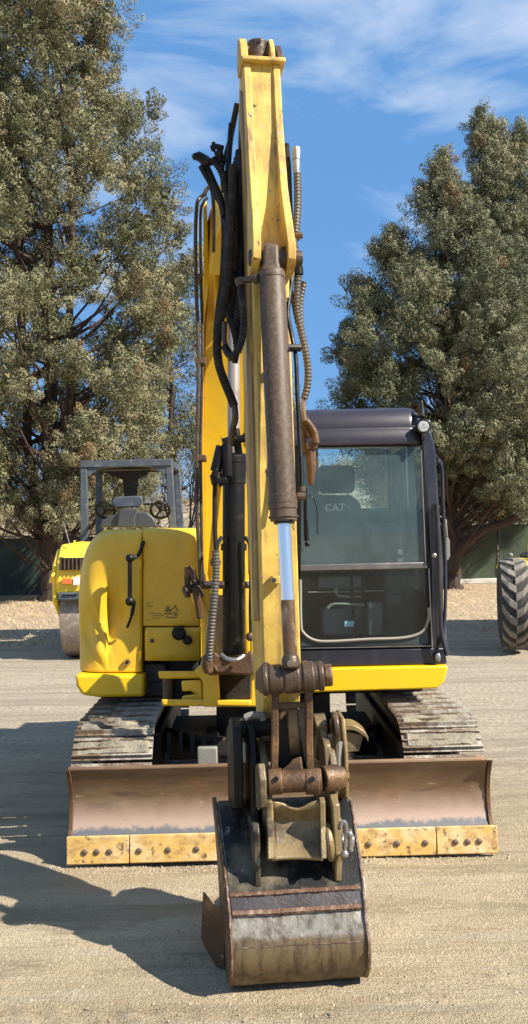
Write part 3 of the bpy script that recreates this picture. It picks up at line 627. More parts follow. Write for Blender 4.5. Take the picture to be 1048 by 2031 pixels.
def text(s, p, h, m, parent, name, depth=.002, spread=1.08):
    c = bpy.data.curves.new('t', 'FONT'); c.body = s; c.size = h*1.38; c.align_x = 'CENTER'; c.align_y = 'CENTER'; c.extrude = depth; c.offset = h*.035; c.resolution_u = 3; c.space_character = spread
    o = bpy.data.objects.new('t', c); sc.collection.objects.link(o); dg = bpy.context.evaluated_depsgraph_get(); me = bpy.data.meshes.new_from_object(o.evaluated_get(dg))
    bpy.data.objects.remove(o); me.materials.clear(); me.materials.append(m)
    q = bpy.data.objects.new(name, me); q.parent = parent; q.location = p - wloc(parent); q['wl'] = list(p); q.rotation_euler = (R(90), 0, 0); sc.collection.objects.link(q); return q
text('CAT', P(665, 1007, 6.295), .052, M['white'], cabo, 'seat_lettering')
# wiper
wp = MB(); wp.tube(PP([(606,968,5.36),(606,1020,5.38),(609,1072,5.40)]), [.012, .012, .017], 8); wp.ball(P(610,1079,5.40), .018); wp.tube(spline(PP([(611,982,5.36),(622,988,5.36),(629,1010,5.38),(630,1040,5.4),(630,1060,5.42)]), 5), .003, 6); wp.build('wiper', M['black'], cabo)

# ================================================================ ARM GROUP (boom, stick, bucket), swung about 8 degrees
def xc(D): return .10 - .1405 * (D - 3.3)
AV = Vector((.990, .139, 0))
def A(v, D, z): return Vector((xc(D), D, z)) + AV * v
def V(px, py, D): return (P(px, py, D).x - xc(D)) / .990
def aprism(poly, v0, v1): return MB().prism([A(v0, d, z) for d, z in poly], [A(v1, d, z) for d, z in poly])
def DZ(lst, px=545): return [(d, Z(y, d, px)) for d, y in lst]
# ---- boom
secs = [((5.30,1.20),(5.52,1.18),.13), ((5.33,1.50),(5.48,1.55),.148), ((5.235,2.28),(5.31,2.33),.150), ((5.03,2.85),(5.14,2.9),.150), ((4.86,3.20),(5.08,3.52),.15), ((4.55,3.36),(4.80,3.64),.135), ((4.1,3.28),(4.12,3.52),.105)]
OF = [-.04, -.04, -.04, -.035, -.02, 0, 0]
rg = [[A(o_-hw, *f), A(o_+hw, *f), A(o_+hw, *b_), A(o_-hw, *b_)] for (f, b_, hw), o_ in zip(secs, OF)]
bo = MB().loft(rg).build('boom', M['boom'], ROOT, bevel=.008)
# bright gusset faces on the underside of the boom: a raised folded plate and edge flanges
gp = MB(); z0, z1 = 1.36, 2.30
gp.add([A(-.055,5.205,z1), A(-.165,5.33,z0), A(.09,5.33,z0), A(-.02,5.205,z1), A(-.055,5.26,z1), A(-.165,5.40,z0), A(.09,5.40,z0), A(-.02,5.26,z1)], [(0,1,2,3),(4,7,6,5),(0,4,5,1),(3,2,6,7),(1,5,6,2),(0,3,7,4)])
gp.build('boom_gusset', M['boom'], bo, bevel=.006)
for s_ in (-1, 1):
    MB().loft([[A(s_*(hw+.006)-.044, f[0]-.02, f[1]), A(s_*(hw+.006)-.032, f[0]-.02, f[1]), A(s_*(hw+.006)-.032, f[0]+.08, f[1]), A(s_*(hw+.006)-.044, f[0]+.08, f[1])] for f, b_, hw in secs[1:5]]).build('boom_edge_flange', M['boom'], bo, bevel=.003)
# brackets with slots at the boom elbow
bk = MB()
for px0, px1 in ((403,410),(424,430)):
    bk.hexa([P(px0,395,4.78),P(px1,395,4.78),P(px1+6,560,4.85),P(px0+2,640,4.85)], [P(px0,395,4.95),P(px1,395,4.95),P(px1+6,560,5.0),P(px0+2,640,5.0)])
bk.hexa([P(424,480,4.6),P(452,430,4.6),P(452,545,4.6),P(418,545,4.6)], [P(424,480,4.66),P(452,430,4.66),P(452,545,4.66),P(418,545,4.66)])
bk.build('elbow_bracket', M['boom'], bo, bevel=.006)
# steel pipes running down the outer edge of the boom
for k, pts in enumerate(([(409,384,4.7),(398,392,4.7),(391,408,4.7),(388,470,4.8),(389,560,4.85),(393,660,4.85),(394,760,4.85),(391,900,4.85),(391,1010,4.85),(395,1090,4.85),(399,1165,4.85)],
                         [(412,392,4.72),(404,402,4.72),(398,430,4.75),(399,560,4.87),(402,700,4.87),(398,900,4.87),(399,1000,4.87),(401,1100,4.87),(405,1160,4.87)])):
    hose('boom_pipe', PP(pts), .011 if k == 0 else .008, M['rustbrown'], ROOT)
for y in (560, 727, 920): MB().box(P(387, y-6, 4.84)[:], (P(408, y, 4.84).x, 4.95, P(408, y-6, 4.84).z+.035)).build('pipe_clamp', M['rust'], bo, bevel=.003)
# clutter of black brackets at the boom foot
for a, c, r_ in (((385,1140,4.85),(372,1125,4.85),.022),((372,1125,4.85),(372,1185,4.85),.018),((366,1172,4.8),(390,1165,4.85),.025),((378,1130,4.85),(400,1185,4.85),.020),((388,1165,4.8),(398,1225,4.85),.022),((400,1160,4.8),(445,1160,4.8),.022),((480,1160,4.8),(505,1160,4.85),.02)):
    MB().tube(PP([a, c]), r_, 8).build('hose_bracket', M['rust'], ROOT)
# ---- swing bracket
sb = MB()
sb.hexa([P(314,1331,5.05),P(400,1331,5.05),P(400,1346,5.05),P(316,1346,5.05)], [P(314,1331,5.35),P(400,1331,5.35),P(400,1346,5.35),P(316,1346,5.35)])
q = [(385,1332),(398,1318),(404,1290),(402,1235),(380,1190),(378,1150),(395,1175),(425,1240),(432,1300),(438,1402),(404,1402),(402,1350)]
sb.prism([P(x, y, 4.95) for x, y in q], [P(x, y, 5.22) for x, y in q])
sb.hexa([P(320,1387,4.97),P(512,1387,4.97),P(512,1402,4.97),P(322,1400,4.97)], [P(320,1387,5.4),P(512,1387,5.4),P(512,1402,5.4),P(322,1400,5.4)])
q = [(497,1330),(512,1320),(515,1390),(508,1402),(486,1402),(497,1384)]
sb.prism([P(x, y, 4.92) for x, y in q], [P(x, y, 5.3) for x, y in q])
q = [(430,1388),(498,1388),(498,1401),(430,1401)]
sb.prism([P(x, y, 4.9) for x, y in q], [P(x, y, 5.0) for x, y in q])
q = [(388,1376),(378,1370),(362,1372),(360,1350),(400,1348),(404,1392),(360,1392),(362,1380)]
sb.prism([P(x, y, 5.03) for x, y in q], [P(x, y, 5.10) for x, y in q])
for x in (490, 500): sb.tube(PP([(x,1150,4.95),(x+2,1335,4.95)]), .03, 8)
for x0, x1 in ((397, 418),): sb.hexa([P(x0,1160,4.97),P(x1,1160,4.97),P(x1+5,1300,4.97),P(x0+4,1300,4.97)], [P(x0,1160,5.15),P(x1,1160,5.15),P(x1+5,1300,5.15),P(x0+4,1300,5.15)])
sb.build('swing_bracket', M['yellow'], ROOT, bevel=.010)
dk_ = MB(); dk_.hexa([P(325,1346,5.2),P(430,1346,5.2),P(430,1388,5.2),P(325,1388,5.2)], [P(325,1346,5.5),P(430,1346,5.5),P(430,1388,5.5),P(325,1388,5.5)]); dk_.hexa([P(428,1325,5.4),P(502,1325,5.4),P(502,1388,5.4),P(428,1388,5.4)], [P(428,1325,5.6),P(502,1325,5.6),P(502,1388,5.6),P(428,1388,5.6)])
dk_.hexa([P(420,1180,5.2),P(500,1180,5.2),P(500,1330,5.2),P(420,1330,5.2)], [P(420,1180,5.5),P(500,1180,5.5),P(500,1330,5.5),P(420,1330,5.5)]); dk_.build('swing_post_core', M['under'], ROOT)
MB().cyl(P(335,1344,5.15), P(335,1390,5.15), .035, 12).build('swing_cylinder_pin', M['rustbrown'], ROOT, bevel=.004)
cm = MB(); q = [(424,1292),(440,1303),(480,1303),(500,1288),(506,1325),(500,1340),(430,1336),(418,1320)]; cm.prism([P(x, y, 4.82) for x, y in q], [P(x, y, 5.0) for x, y in q]); cm.cyl(P(412,1322,4.9), P(520,1316,4.9), .05, 16)
cm.build('cylinder_mount', M['rust'], ROOT, bevel=.012)
MB().tube(spline(PP([(440,1299,4.78),(452,1307,4.75),(470,1308,4.75),(484,1300,4.78)]), 4), .012, 8).build('snap_ring', M['steel'], ROOT)
# ---- boom cylinder (black) and its hoses
bcy = MB(); bcy.tube(PP([(465,1298,4.85),(464,1290,4.85),(464,905,4.88)]), [.05,.063,.063], 24); bcy.tube(PP([(464,960,4.88),(464,900,4.88)]), .070, 24)
bcyo = bcy.build('boom_cylinder', M['black'], ROOT, bevel=.004)
MB().tube(PP([(464,900,4.88),(464,640,4.93)]), .036, 18).build('cylinder_rod', mat('dusty_rod', (.42,.36,.30), .35, .5, [((.3,.25,.2), 9, .5, .7)]), bcyo)

for y in (905, 1078): MB().tube(PP([(464,y,4.88),(464,y+14,4.88)]), .073, 20).build('cylinder_clamp', M['black'], bcyo, bevel=.004)
fit = MB()
for a, c, r_ in (((442,880,4.75),(470,872,4.75),.03),((470,872,4.7),(492,868,4.7),.022),((440,885,4.72),(428,935,4.72),.032),((428,940,4.72),(432,960,4.72),.035),((450,880,4.7),(452,945,4.7),.028),((432,958,4.7),(450,950,4.7),.026),((430,930,4.68),(424,945,4.68),.018),((468,850,4.75),(474,900,4.75),.022),((490,858,4.7),(498,885,4.7),.025)):
    fit.tube(PP([a, c]), r_, 10)
fit.build('hose_fitting', M['black'], ROOT, bevel=.003)
hose('hose', PP([(427,955,4.75),(426,1000,4.75),(427,1060,4.75),(430,1100,4.75)]), .013, M['rubber'], ROOT)
hose('hose', PP([(428,1092,4.72),(429,1130,4.72),(425,1190,4.70),(420,1240,4.70),(416,1290,4.72),(414,1318,4.75)]), .021, M['grey_hose'], ROOT, ribs=.018)
hose('hose', PP([(486,1065,4.8),(496,1082,4.78),(498,1130,4.78),(497,1200,4.78),(498,1262,4.78)]), .011, M['rubber'], ROOT)
hose('hose', PP([(440,1065,4.8),(431,1085,4.78),(431,1120,4.78)]), .011, M['rubber'], ROOT)
MB().ball(P(497,1263,4.76), .026).build('hose_end', M['rust'], ROOT); MB().ball(P(428,1115,4.74), .03).build('hose_end', M['rust'], ROOT); MB().tube(PP([(411,1300,4.74),(412,1318,4.75),(414,1334,4.76)]), [.024,.036,.026], 8).build('hose_end', M['rust'], ROOT, bevel=.005)
# ---- stick
hw = .078
prof_ = [(3.80, Z(126,3.80)), (3.66, Z(500,3.66)), (3.61, Z(900,3.61)), (3.57, Z(1338,3.57))]
bottom = [(3.62, Z(1400,3.64)), (3.72, Z(1455,3.75)), (3.82, Z(1440,3.84)), (3.90, Z(1330,3.9))]
back = [(3.99, Z(1100,3.98)), (4.08, Z(700,4.08)), (4.14, Z(470,4.14)), (4.12, Z(330,4.12)), (4.00, Z(180,4.0)), (3.92, Z(126,3.92))]
stick = aprism(prof_ + bottom + back, -hw, hw).build('stick', M['stick'], ROOT, bevel=.006)
# raised side strips on the front face: they flare into the cylinder ears
for s_ in (-1, 1):
    f_ = []
    for y, D, o_, wv in ((128,3.80,.012,.032),(250,3.75,.016,.034),(380,3.70,.05,.034),(450,3.67,.09,.034),(500,3.66,.12,.034),(528,3.65,.10,.034),(545,3.64,.03,.034)):
        z = Z(y, D); outer = s_*(hw+.004); inner = s_*(hw+.004-wv)
        if y > 400: outer += s_*.008*(y-400)/100; inner += s_*.006*(y-400)/100
        f_.append([A(min(inner,outer), D-o_, z), A(max(inner,outer), D-o_, z), A(max(inner,outer), D+.06, z), A(min(inner,outer), D+.06, z)])
    MB().loft(f_).build('cylinder_ear', M['stick'], stick, bevel=.005)
0 and MB().hexa([A(-.03,3.665,Z(400,3.66)),A(.03,3.665,Z(400,3.66)),A(.028,3.60,Z(490,3.66)),A(-.028,3.60,Z(490,3.66))],[A(-.03,3.72,Z(400,3.66)),A(.03,3.72,Z(400,3.66)),A(.028,3.72,Z(490,3.66)),A(-.028,3.72,Z(490,3.66))]).build('ear_web', M['stick'], stick, bevel=.004)
for s_ in (-1, 1): MB().prism([A(s_*(hw+.010), d, z) for d, z in ((3.82,Z(180,3.8)),(3.70,Z(560,3.68)),(3.66,Z(1230,3.64)),(3.80,Z(1230,3.8)),(3.86,Z(560,3.86)),(3.90,Z(180,3.9)))], [A(s_*(hw-.004), d, z) for d, z in ((3.82,Z(180,3.8)),(3.70,Z(560,3.68)),(3.66,Z(1230,3.64)),(3.80,Z(1230,3.8)),(3.86,Z(560,3.86)),(3.90,Z(180,3.9)))]).build('side_doubler', M['grime_shade'] if s_ < 0 else M['stick'], stick, bevel=.004)  # left doubler takes the browner paint with shade in its colour
# scuffed grey patches where paint is gone
M['bare'] = mat('bare_scraped_steel', (.36,.33,.30), .5, .4, [((.2,.12,.07), 30, .5, .7)])
for v, y, h_, w_ in ((-.066,240,17,.006),(-.062,300,6,.007),(-.060,350,4,.008),(-.058,408,5,.009),(-.057,420,4,.009)):
    D = 3.80 - (y-128)/370*.14 - (.017 if y < 300 else .03 if y < 370 else .063)
    o_ = {240:.0168, 300:.0315, 350:.0465, 408:.068, 420:.0725}[y]; D = 3.80 - (y-126)*.00037 - o_
    pts = [(v-w_, y-h_*.4), (v-w_*.3, y-h_), (v+w_*.6, y-h_*.3), (v+w_, y+h_*.2), (v+w_*.2, y+h_), (v-w_*.8, y+h_*.5)]
    MB().prism([A(a, D, Z(yy, D)) for a, yy in pts], [A(a, D+.03, Z(yy, D+.03)) for a, yy in pts]).build('scraped_patch', M['bare'], stick)
# top end: collar, two ears, cylinder eye
z0 = Z(128, 3.8); zt_ = Z(78, 3.85)
MB().add([A(-.092,3.765,z0),A(.105,3.765,z0),A(.105,3.93,z0),A(-.092,3.93,z0),A(-.092,3.765,z0+.022),A(.105,3.765,z0+.022),A(.105,3.93,z0+.022),A(-.092,3.93,z0+.022)], [(0,3,2,1),(4,5,6,7),(0,1,5,4),(1,2,6,5),(2,3,7,6),(3,0,4,7)]).build('top_collar', M['stick'], stick, bevel=.006)
for v0, v1, top in ((-.094,-.060,78),(.040,.062,76),(.072,.098,88)):
    pl = [(3.78, z0+.022), (3.80, Z(top+14,3.8)), (3.84, Z(top,3.84)), (3.90, Z(top,3.88)), (3.925, z0+.1), (3.925, z0+.022)]
    aprism(pl, v0, v1).build('top_ear', M['stick'] if v0 < .07 else M['rust'], stick, bevel=.004)
MB().add([A(-.086,3.82,z0+.022)]+[A(-.086,3.92,z0+.022),A(-.086,3.92,z0+.12),A(-.086,3.83,z0+.12)], [(0,1,2,3)]).build('ear_lining', M['under'], stick)
ey_ = MB(); ey_.tube([A(-.010,3.87,z0+.02), A(-.006,3.865,z0+.07), A(-.006,3.865,Z(82,3.85))], [.035,.042,.048], 18); ey_.cyl(A(-.062,3.87,z0+.095), A(.045,3.87,z0+.095), .034, 18)
eyo = ey_.build('stick_cylinder_eye', M['rustbrown'], stick, bevel=.004); MB().cyl(A(-.006,3.82,Z(82,3.85)-.018), A(-.006,3.812,Z(82,3.85)-.018), .009, 10).build('grease_hole', M['black'], stick)
MB().cyl(A(.09,3.86,z0+.045), A(.09,3.84,z0+.045), .012, 10).build('grease_nipple', M['galv'], stick)
# small bolted tab on the front face near the rod
tb = MB(); tb.hexa([P(537,1142,3.50),P(556,1142,3.50),P(556,1158,3.50),P(537,1158,3.50)], [P(537,1142,3.58),P(556,1142,3.58),P(556,1158,3.58),P(537,1158,3.58)]); tb.build('stop_tab', M['stick'], stick, bevel=.003)
MB().ball(P(544,1151,3.497), .010).build('bolt', M['bolt'], stick)
# stick cylinder over the boom, behind the stick
scy = MB(); scy.cyl(A(-.03,4.9,3.05), A(-.02,4.45,3.62), .055, 20); sco = scy.build('stick_cylinder', M['barrel'], ROOT); MB().cyl(A(-.02,4.45,3.62), A(-.008,3.95,z0+.09), .03, 14).build('cylinder_rod', M['chrome'], sco)
# ---- bucket cylinder
def CA(px, py, D): return P(px, py, D)
c_top, c_bot = (539, 532, 3.56), (563, 1033, 3.46)
p0, p1 = CA(*c_top), CA(*c_bot); ax = (p1-p0).normalized()
bz = MB(); L_ = (p1-p0).length
def at(d): return p0 + ax*d
bz.tube([at(0), at(.01), at(.015), at(.02), at(L_*.90), at(L_*.903), at(L_*.955), at(L_*.957), at(L_)], [.030,.046,.052,.0545,.0545,.058,.058,.0545,.054], 32)
barrel = bz.build('bucket_cylinder', M['barrel'], ROOT)
cp = MB(); cp.loft([[CA(x, y, d) for x, y, d in ((538-w_,yy,D_-.03),(538+w_,yy,D_-.03),(538+w_,yy,D_+.04),(538-w_,yy,D_+.04))] for w_, yy, D_ in ((13,482,3.58),(15,488,3.57),(16,520,3.565),(19,532,3.56),(25,546,3.555))]); cp.build('cylinder_head', M['barrel'], barrel, bevel=.012, seg=3)
for d in (.045, L_*.93, L_*.985): MB().tube([at(d-.004), at(d+.004)], .060 if d > .5 else .0565, 32).build('barrel_ring', M['barrel'], barrel)
q0 = at(L_); rp_ = P(577, 1318, 3.40); mid = P(570.5, 1190, 3.425); rd = (rp_-q0).normalized()
MB().cyl(q0 - rd*.02, q0 + rd*((mid-q0).length), .0265, 28).build('chrome_rod', M['chrome'], barrel)
MB().cyl(q0 + rd*((mid-q0).length), rp_, .0275, 28).build('greasy_rod_end', M['rodbrown'], barrel)
MB().tube([q0 + rd*.004, q0 + rd*.012], .040, 28).build('rod_wiper_seal', M['black'], barrel)
# ears' pin
MB().cyl(A(-.10,3.60,Z(512,3.6)), A(.125,3.60,Z(512,3.6)), .034, 18).build('cylinder_pin', M['rustbrown'], ROOT, bevel=.004)
nb = MB(); nb.cyl(P(572,490,3.62), P(572,524,3.62), .034, 14); nb.build('ear_boss', M['rustbrown'], ROOT, bevel=.008)
# ---- linkage
lk = MB(); Dl = 3.40; pL, pR = P(521, 1349, Dl), P(640, 1340, Dl)
r0 = .054
lk.cyl(pL, pR, r0, 28); up = MB()
uo = lk.build('rod_pin_boss', M['rustbrown'], ROOT, bevel=.006)
dv = (pR-pL)
for a, c, r_ in ((0,.09,.062),(.11,.33,.058),(.36,.62,.060),(.66,.86,.060),(.92,1.02,.058)):
    MB().cyl(pL + dv*a, pL + dv*c, r_, 28).build('boss_ring', M['rustbrown'], uo, bevel=.006)
MB().cyl(pL + dv*1.02, pL + dv*1.16, .045, 8).build('pin_nut', M['rust'], uo, bevel=.006)
MB().tube([P(577,1298,3.37), P(577,1310,3.365), P(577,1326,3.36)], [.028,.036,.034], 16).build('rod_eye', M['rustbrown'], uo, bevel=.008)
MB().tube([P(577,1316,3.335), P(577,1316,3.322)], .014, 12).build('grease_plug', M['bolt'], uo)
# side plates joining stick to pin
sp = MB()
for v in (V(534,1345,3.45), V(612,1340,3.45)): 
    pl = DZ([(3.37,1345),(3.41,1325),(3.52,1312),(3.78,1330),(3.80,1365),(3.60,1375),(3.42,1362)]); sp.prism([A(v-.012, d, z) for d, z in pl], [A(v+.012, d, z) for d, z in pl])
sp.build('guide_link', M['rust'], ROOT, bevel=.006)
# H link
hl = MB()
def bar3(pts, w_, dep):   # (px,py,D) list, width m, depth m
    c = PP(pts); hl.loft([[p + AV*(-w_/2) , p + AV*(w_/2), p + AV*(w_/2) + Vector((-.1405*0,dep,0)), p + AV*(-w_/2) + Vector((0,dep,0))] for p in c])
bar3([(547,1372,3.39),(546,1420,3.40),(546,1470,3.41),(544,1545,3.42)], .030, .09); bar3([(613,1370,3.39),(614,1420,3.40),(614,1470,3.41),(616,1545,3.42)], .030, .09)
hl.hexa([P(552,1394,3.40),P(608,1391,3.40),P(608,1404,3.40),P(552,1407,3.40)], [P(552,1394,3.46),P(608,1391,3.46),P(608,1404,3.46),P(552,1407,3.46)])
hl.hexa([P(557,1407,3.405),P(574,1407,3.405),P(558,1428,3.405),P(552,1428,3.405)], [P(557,1407,3.45),P(574,1407,3.45),P(558,1428,3.45),P(552,1428,3.45)])
hl.prism([P(x,y,3.415) for x, y in ((552,1545),(556,1528),(574,1515),(580,1506),(598,1500),(602,1528),(606,1545))], [P(x,y,3.50) for x, y in ((552,1545),(556,1528),(574,1515),(580,1506),(598,1500),(602,1528),(606,1545))])
hl.build('bucket_link', M['rust'], ROOT, bevel=.006)
sn = MB(); c = PP([(580,1404,3.47),(582,1430,3.46),(585,1465,3.46),(587,1500,3.50)]); sn.loft([[p + AV*(-.024), p + AV*.024, p + AV*.024 + Vector((0,.12,0)), p + AV*(-.024) + Vector((0,.12,0))] for p in c]); sn.build('stick_nose', M['coupler'], ROOT, bevel=.008)
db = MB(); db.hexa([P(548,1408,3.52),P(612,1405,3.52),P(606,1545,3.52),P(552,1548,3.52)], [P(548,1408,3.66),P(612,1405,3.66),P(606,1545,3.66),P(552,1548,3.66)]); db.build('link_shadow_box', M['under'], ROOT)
bs = MB(); pL, pR = P(533, 1551, 3.42), P(638, 1546, 3.42); bs.cyl(pL, pR, .044, 28); bso = bs.build('coupler_pin_boss', M['rust'], ROOT, bevel=.006)
for px, w_ in ((548, 16), (622, 16)): MB().cyl(P(px-w_,1550,3.42), P(px+w_-4,1549,3.42), .050, 24).build('boss_ring', M['rust'], bso, bevel=.005)
for px in (548, 620): MB().cyl(P(px,1545,3.372), P(px,1545,3.366), .010, 10).build('grease_hole', M['black'], bso)
MB().tube([P(640,1545,3.44), P(668,1542,3.46), P(684,1540,3.47)], [.05,.052,.036], 16).tube([P(684,1540,3.47), P(693,1540,3.47)], .022, 6).build('pin_nut', M['rust'], bso, bevel=.004)
# ---- coupler
cpn = {}
def cplate(name, pxs, D, v0w, m, pts, par=ROOT):
    v = V(*pxs, D); pl = DZ(pts, pxs[0]); return aprism(pl, v - v0w/2, v + v0w/2).build(name, m, par, bevel=.006)
q = cplate('coupler', (648, 1600), 3.55, .030, M['coupler'], [(3.46,1560),(3.50,1480),(3.62,1440),(3.78,1425),(3.86,1460),(3.80,1560),(3.62,1650),(3.42,1705),(3.33,1702),(3.36,1600)])
cpo = q
def quad(name, pts, D, dep, m, par, bev=.006): return MB().prism([P(x, y, d) for x, y, d in [(a, b_, (e if len(t_) > 2 else D)) for t_ in pts for a, b_, e in [(t_[0], t_[1], t_[2] if len(t_) > 2 else D)]]], [P(t_[0], t_[1], t_[2] if len(t_) > 2 else D) + Vector((0, dep, 0)) for t_ in pts]).build(name, m, par, bevel=bev)
cplate('coupler_side_plate', (529, 1640), 3.5, .030, M['coupler'], [(3.46,1545),(3.52,1500),(3.62,1470),(3.78,1460),(3.80,1560),(3.62,1650),(3.42,1705),(3.36,1700),(3.40,1600)], cpo)
cplate('coupler_side_plate', (470, 1500), 3.6, .040, M['black'], [(3.55,1600),(3.52,1500),(3.55,1440),(3.66,1420),(3.80,1440),(3.80,1600)], cpo)
cplate('coupler_side_plate', (498, 1500), 3.62, .030, M['black'], [(3.50,1640),(3.52,1500),(3.56,1440),(3.66,1420),(3.82,1440),(3.80,1640)], cpo)
cplate('coupler_side_plate', (512, 1560), 3.5, .012, M['lgrey'], [(3.47,1605),(3.47,1520),(3.52,1515),(3.52,1600)], cpo)
cplate('coupler_side_plate', (678, 1500), 3.66, .018, M['coupler'], [(3.56,1590),(3.56,1500),(3.60,1430),(3.70,1410),(3.80,1440),(3.78,1590)], cpo)
cplate('coupler_side_plate', (640, 1450), 3.6, .05, M['coupler'], [(3.60,1510),(3.60,1440),(3.66,1418),(3.80,1430),(3.80,1510)], cpo)
cplate('coupler_side_plate', (660, 1520), 3.5, .028, M['coupler'], [(3.47,1600),(3.44,1540),(3.50,1490),(3.62,1480),(3.70,1600)], cpo)
cplate('coupler_side_plate', (487, 1540), 3.5, .010, M['lgrey'], [(3.50,1510),(3.51,1470),(3.53,1468),(3.53,1508)], cpo)
cplate('coupler_side_plate', (520, 1560), 3.42, .028, M['coupler'], [(3.38,1600),(3.38,1545),(3.42,1512),(3.50,1512),(3.56,1600)], cpo)
dd = MB(); dd.cyl(A(V(458,1440,3.68),3.68,Z(1440,3.68)), A(V(645,1440,3.68),3.68,Z(1440,3.68)), .045, 20); dd.build('stick_pin', M['under'], ROOT)
MB().cyl(P(661,1442,3.60), P(672,1441,3.60), .062, 20).cyl(P(655,1440,3.6), P(661,1440,3.6), .03, 12).build('pin_cap', M['coupler'], cpo, bevel=.014, seg=3)
MB().cyl(P(672,1470,3.62), P(671,1535,3.62), .018, 10).build('lock_rod', M['lgrey'], cpo)
MB().tube(spline(PP([(486,1424,3.6),(500,1419,3.6),(520,1420,3.6),(524,1428,3.6)]), 4), .016, 8).build('hose_end_cap', M['lgrey'], cpo)
# tan curved front plate of the coupler
n_ = 12; gp_ = []
rows = [(1592,3.40),(1606,3.42),(1630,3.44),(1655,3.43),(1680,3.40),(1698,3.36),(1703,3.35)]
cpf = MB(); 
rgs = []
for y, D in rows:
    l_ = P(539 + (y-1592)*.02, y, D); r_ = P(640, y, D)
    pts = [l_.lerp(r_, i/10) + Vector((0, .012*(1-((i-5)/5)**2), (-.035*math.exp(-((i-5)/2.6)**2) if y == 1592 else -.012*math.exp(-((i-5)/2.6)**2) if y == 1606 else 0))) for i in range(11)]
    rgs.append(pts)
vs_ = [p for r_ in rgs for p in r_]; cpf.add(vs_, [(j*11+i, j*11+i+1, (j+1)*11+i+1, (j+1)*11+i) for j in range(len(rows)-1) for i in range(10)])
cf = cpf.build('coupler_front_plate', M['coupler'], cpo); so_ = cf.modifiers.new('solid', 'SOLIDIFY'); so_.thickness = .014
for x in (537.5, 643):
    c = PP([(x-3,1590,3.37),(x-2,1640,3.385),(x,1704,3.32)]); f2 = MB(); f2.loft([[p+AV*(-.011), p+AV*.011, p+AV*.011+Vector((0,.09,0)), p+AV*(-.011)+Vector((0,.09,0))] for p in c]); f2.build('coupler_flange', M['coupler'], cpo, bevel=.004)
# ---- bucket
AV = Vector((.9962, .0872, 0))
Wb = .252
def xc(D): return .10 - .112 * (D - 3.3)
A_plain = A
def A(v, D, z): return A_plain(v*(1 + .11*min(1, max(0, (z-.30)/.33))*min(1, max(0, (abs(v)-.12)/.1))), D, z)
shell = [(3.66,Z(1585,3.66)),(3.60,Z(1592,3.60)),(3.53,Z(1620,3.53)),(3.47,Z(1660,3.47)),(3.385,Z(1705,3.385)),(3.32,Z(1745,3.32)),(3.285,Z(1768,3.285)),(3.262,Z(1795,3.262)),(3.238,Z(1830,3.238)),(3.232,Z(1862,3.232)),(3.245,Z(1895,3.245)),(3.285,Z(1925,3.285)),(3.345,.028),(3.43,.010),(3.56,.006),(3.75,.010)]
def sh_(z, D): y = 1066 + (CAMH-z)*F/D; return .09*min(1, max(0, (1925-y)/100))
shell = [(d + sh_(z, d), z) for d, z in shell]
shell = [(d, CAMH - (CAMH-z)*d/(d - sh_(z, d)*.95)) for d, z in shell]
def offp(pl, t_):
    out = []
    for i, p in enumerate(pl):
        a = pl[max(i-1,0)]; c = pl[min(i+1,len(pl)-1)]; dx, dz = c[0]-a[0], c[1]-a[1]; l_ = math.hypot(dx, dz); out.append((p[0] - dz/l_*t_, p[1] + dx/l_*t_))
    return out
inn = offp(shell, .014)
def wob_(d, z, v): return 0.006*mn.noise(Vector((v*5, z*7, 2)))
sh = MB(); nv_ = 16; rings = []
pl_ = shell + inn[::-1]
for i in range(nv_+1):
    v = -Wb + 2*Wb*i/nv_; rings.append([A(v, d + (wob_(d, z, v) if k < len(shell) else 0), z) for k, (d, z) in enumerate(pl_)])
sh.loft(rings); buck = sh.build('bucket', M['bucket'], ROOT)
tag(buck, 'worn steel digging bucket with a black painted top')
# black upper wrapper laid over the top half
def bucketmat():
    m = M['bucket']; n = m.node_tree; N = n.nodes; l = n.links.new; b_ = N['Principled BSDF']; src = b_.inputs['Base Color'].links[0].from_socket
    t = N.new('ShaderNodeTexCoord'); s = N.new('ShaderNodeSeparateXYZ'); l(t.outputs['Object'], s.inputs[0])
    def nz(sc_, st, lo, hi):
        mp_ = N.new('ShaderNodeMapping'); mp_.inputs['Scale'].default_value = st; no = N.new('ShaderNodeTexNoise'); no.inputs['Scale'].default_value = sc_; no.inputs['Detail'].default_value = 9; no.inputs['Roughness'].default_value = .7
        l(t.outputs['Object'], mp_.inputs[0]); l(mp_.outputs[0], no.inputs['Vector']); r_ = N.new('ShaderNodeMapRange'); r_.inputs[1].default_value = lo; r_.inputs[2].default_value = hi; l(no.outputs[0], r_.inputs[0]); return no.outputs[0], r_.outputs[0]
    raw, _ = nz(9, (1, 1, 1), 0, 1); _, streak = nz(14, (2.2, 2.2, .35), .44, .62); _, blotch = nz(7, (1, 1, .8), .56, .64)
    ad = N.new('ShaderNodeMath'); ad.operation = 'MULTIPLY_ADD'; ad.inputs[1].default_value = .05; l(raw, ad.inputs[0]); l(s.outputs[2], ad.inputs[2])
    rg_ = N.new('ShaderNodeMapRange'); zs = Z(1875, 3.235); rg_.inputs[1].default_value = zs + .017; rg_.inputs[2].default_value = zs + .032; l(ad.outputs[0], rg_.inputs[0])
    def mc(f, a, c):
        q = N.new('ShaderNodeMix'); q.data_type = 'RGBA'; l(f, q.inputs[0])
        for i, v in ((6, a), (7, c)):
            if isinstance(v, tuple): q.inputs[i].default_value = (*v, 1)
            else: l(v, q.inputs[i])
        return q.outputs[2]
    upc = mc(streak, (.26, .235, .195), (.11, .088, .062)); upc = mc(blotch, upc, (.50, .47, .42)); low = mc(streak, (.165, .118, .062), (.075, .05, .028))
    l(mc(rg_.outputs[0], low, upc), b_.inputs['Base Color'])
bucketmat()
up_ = offp(shell[:7], -.004); upi = offp(shell[:7], -.0005)
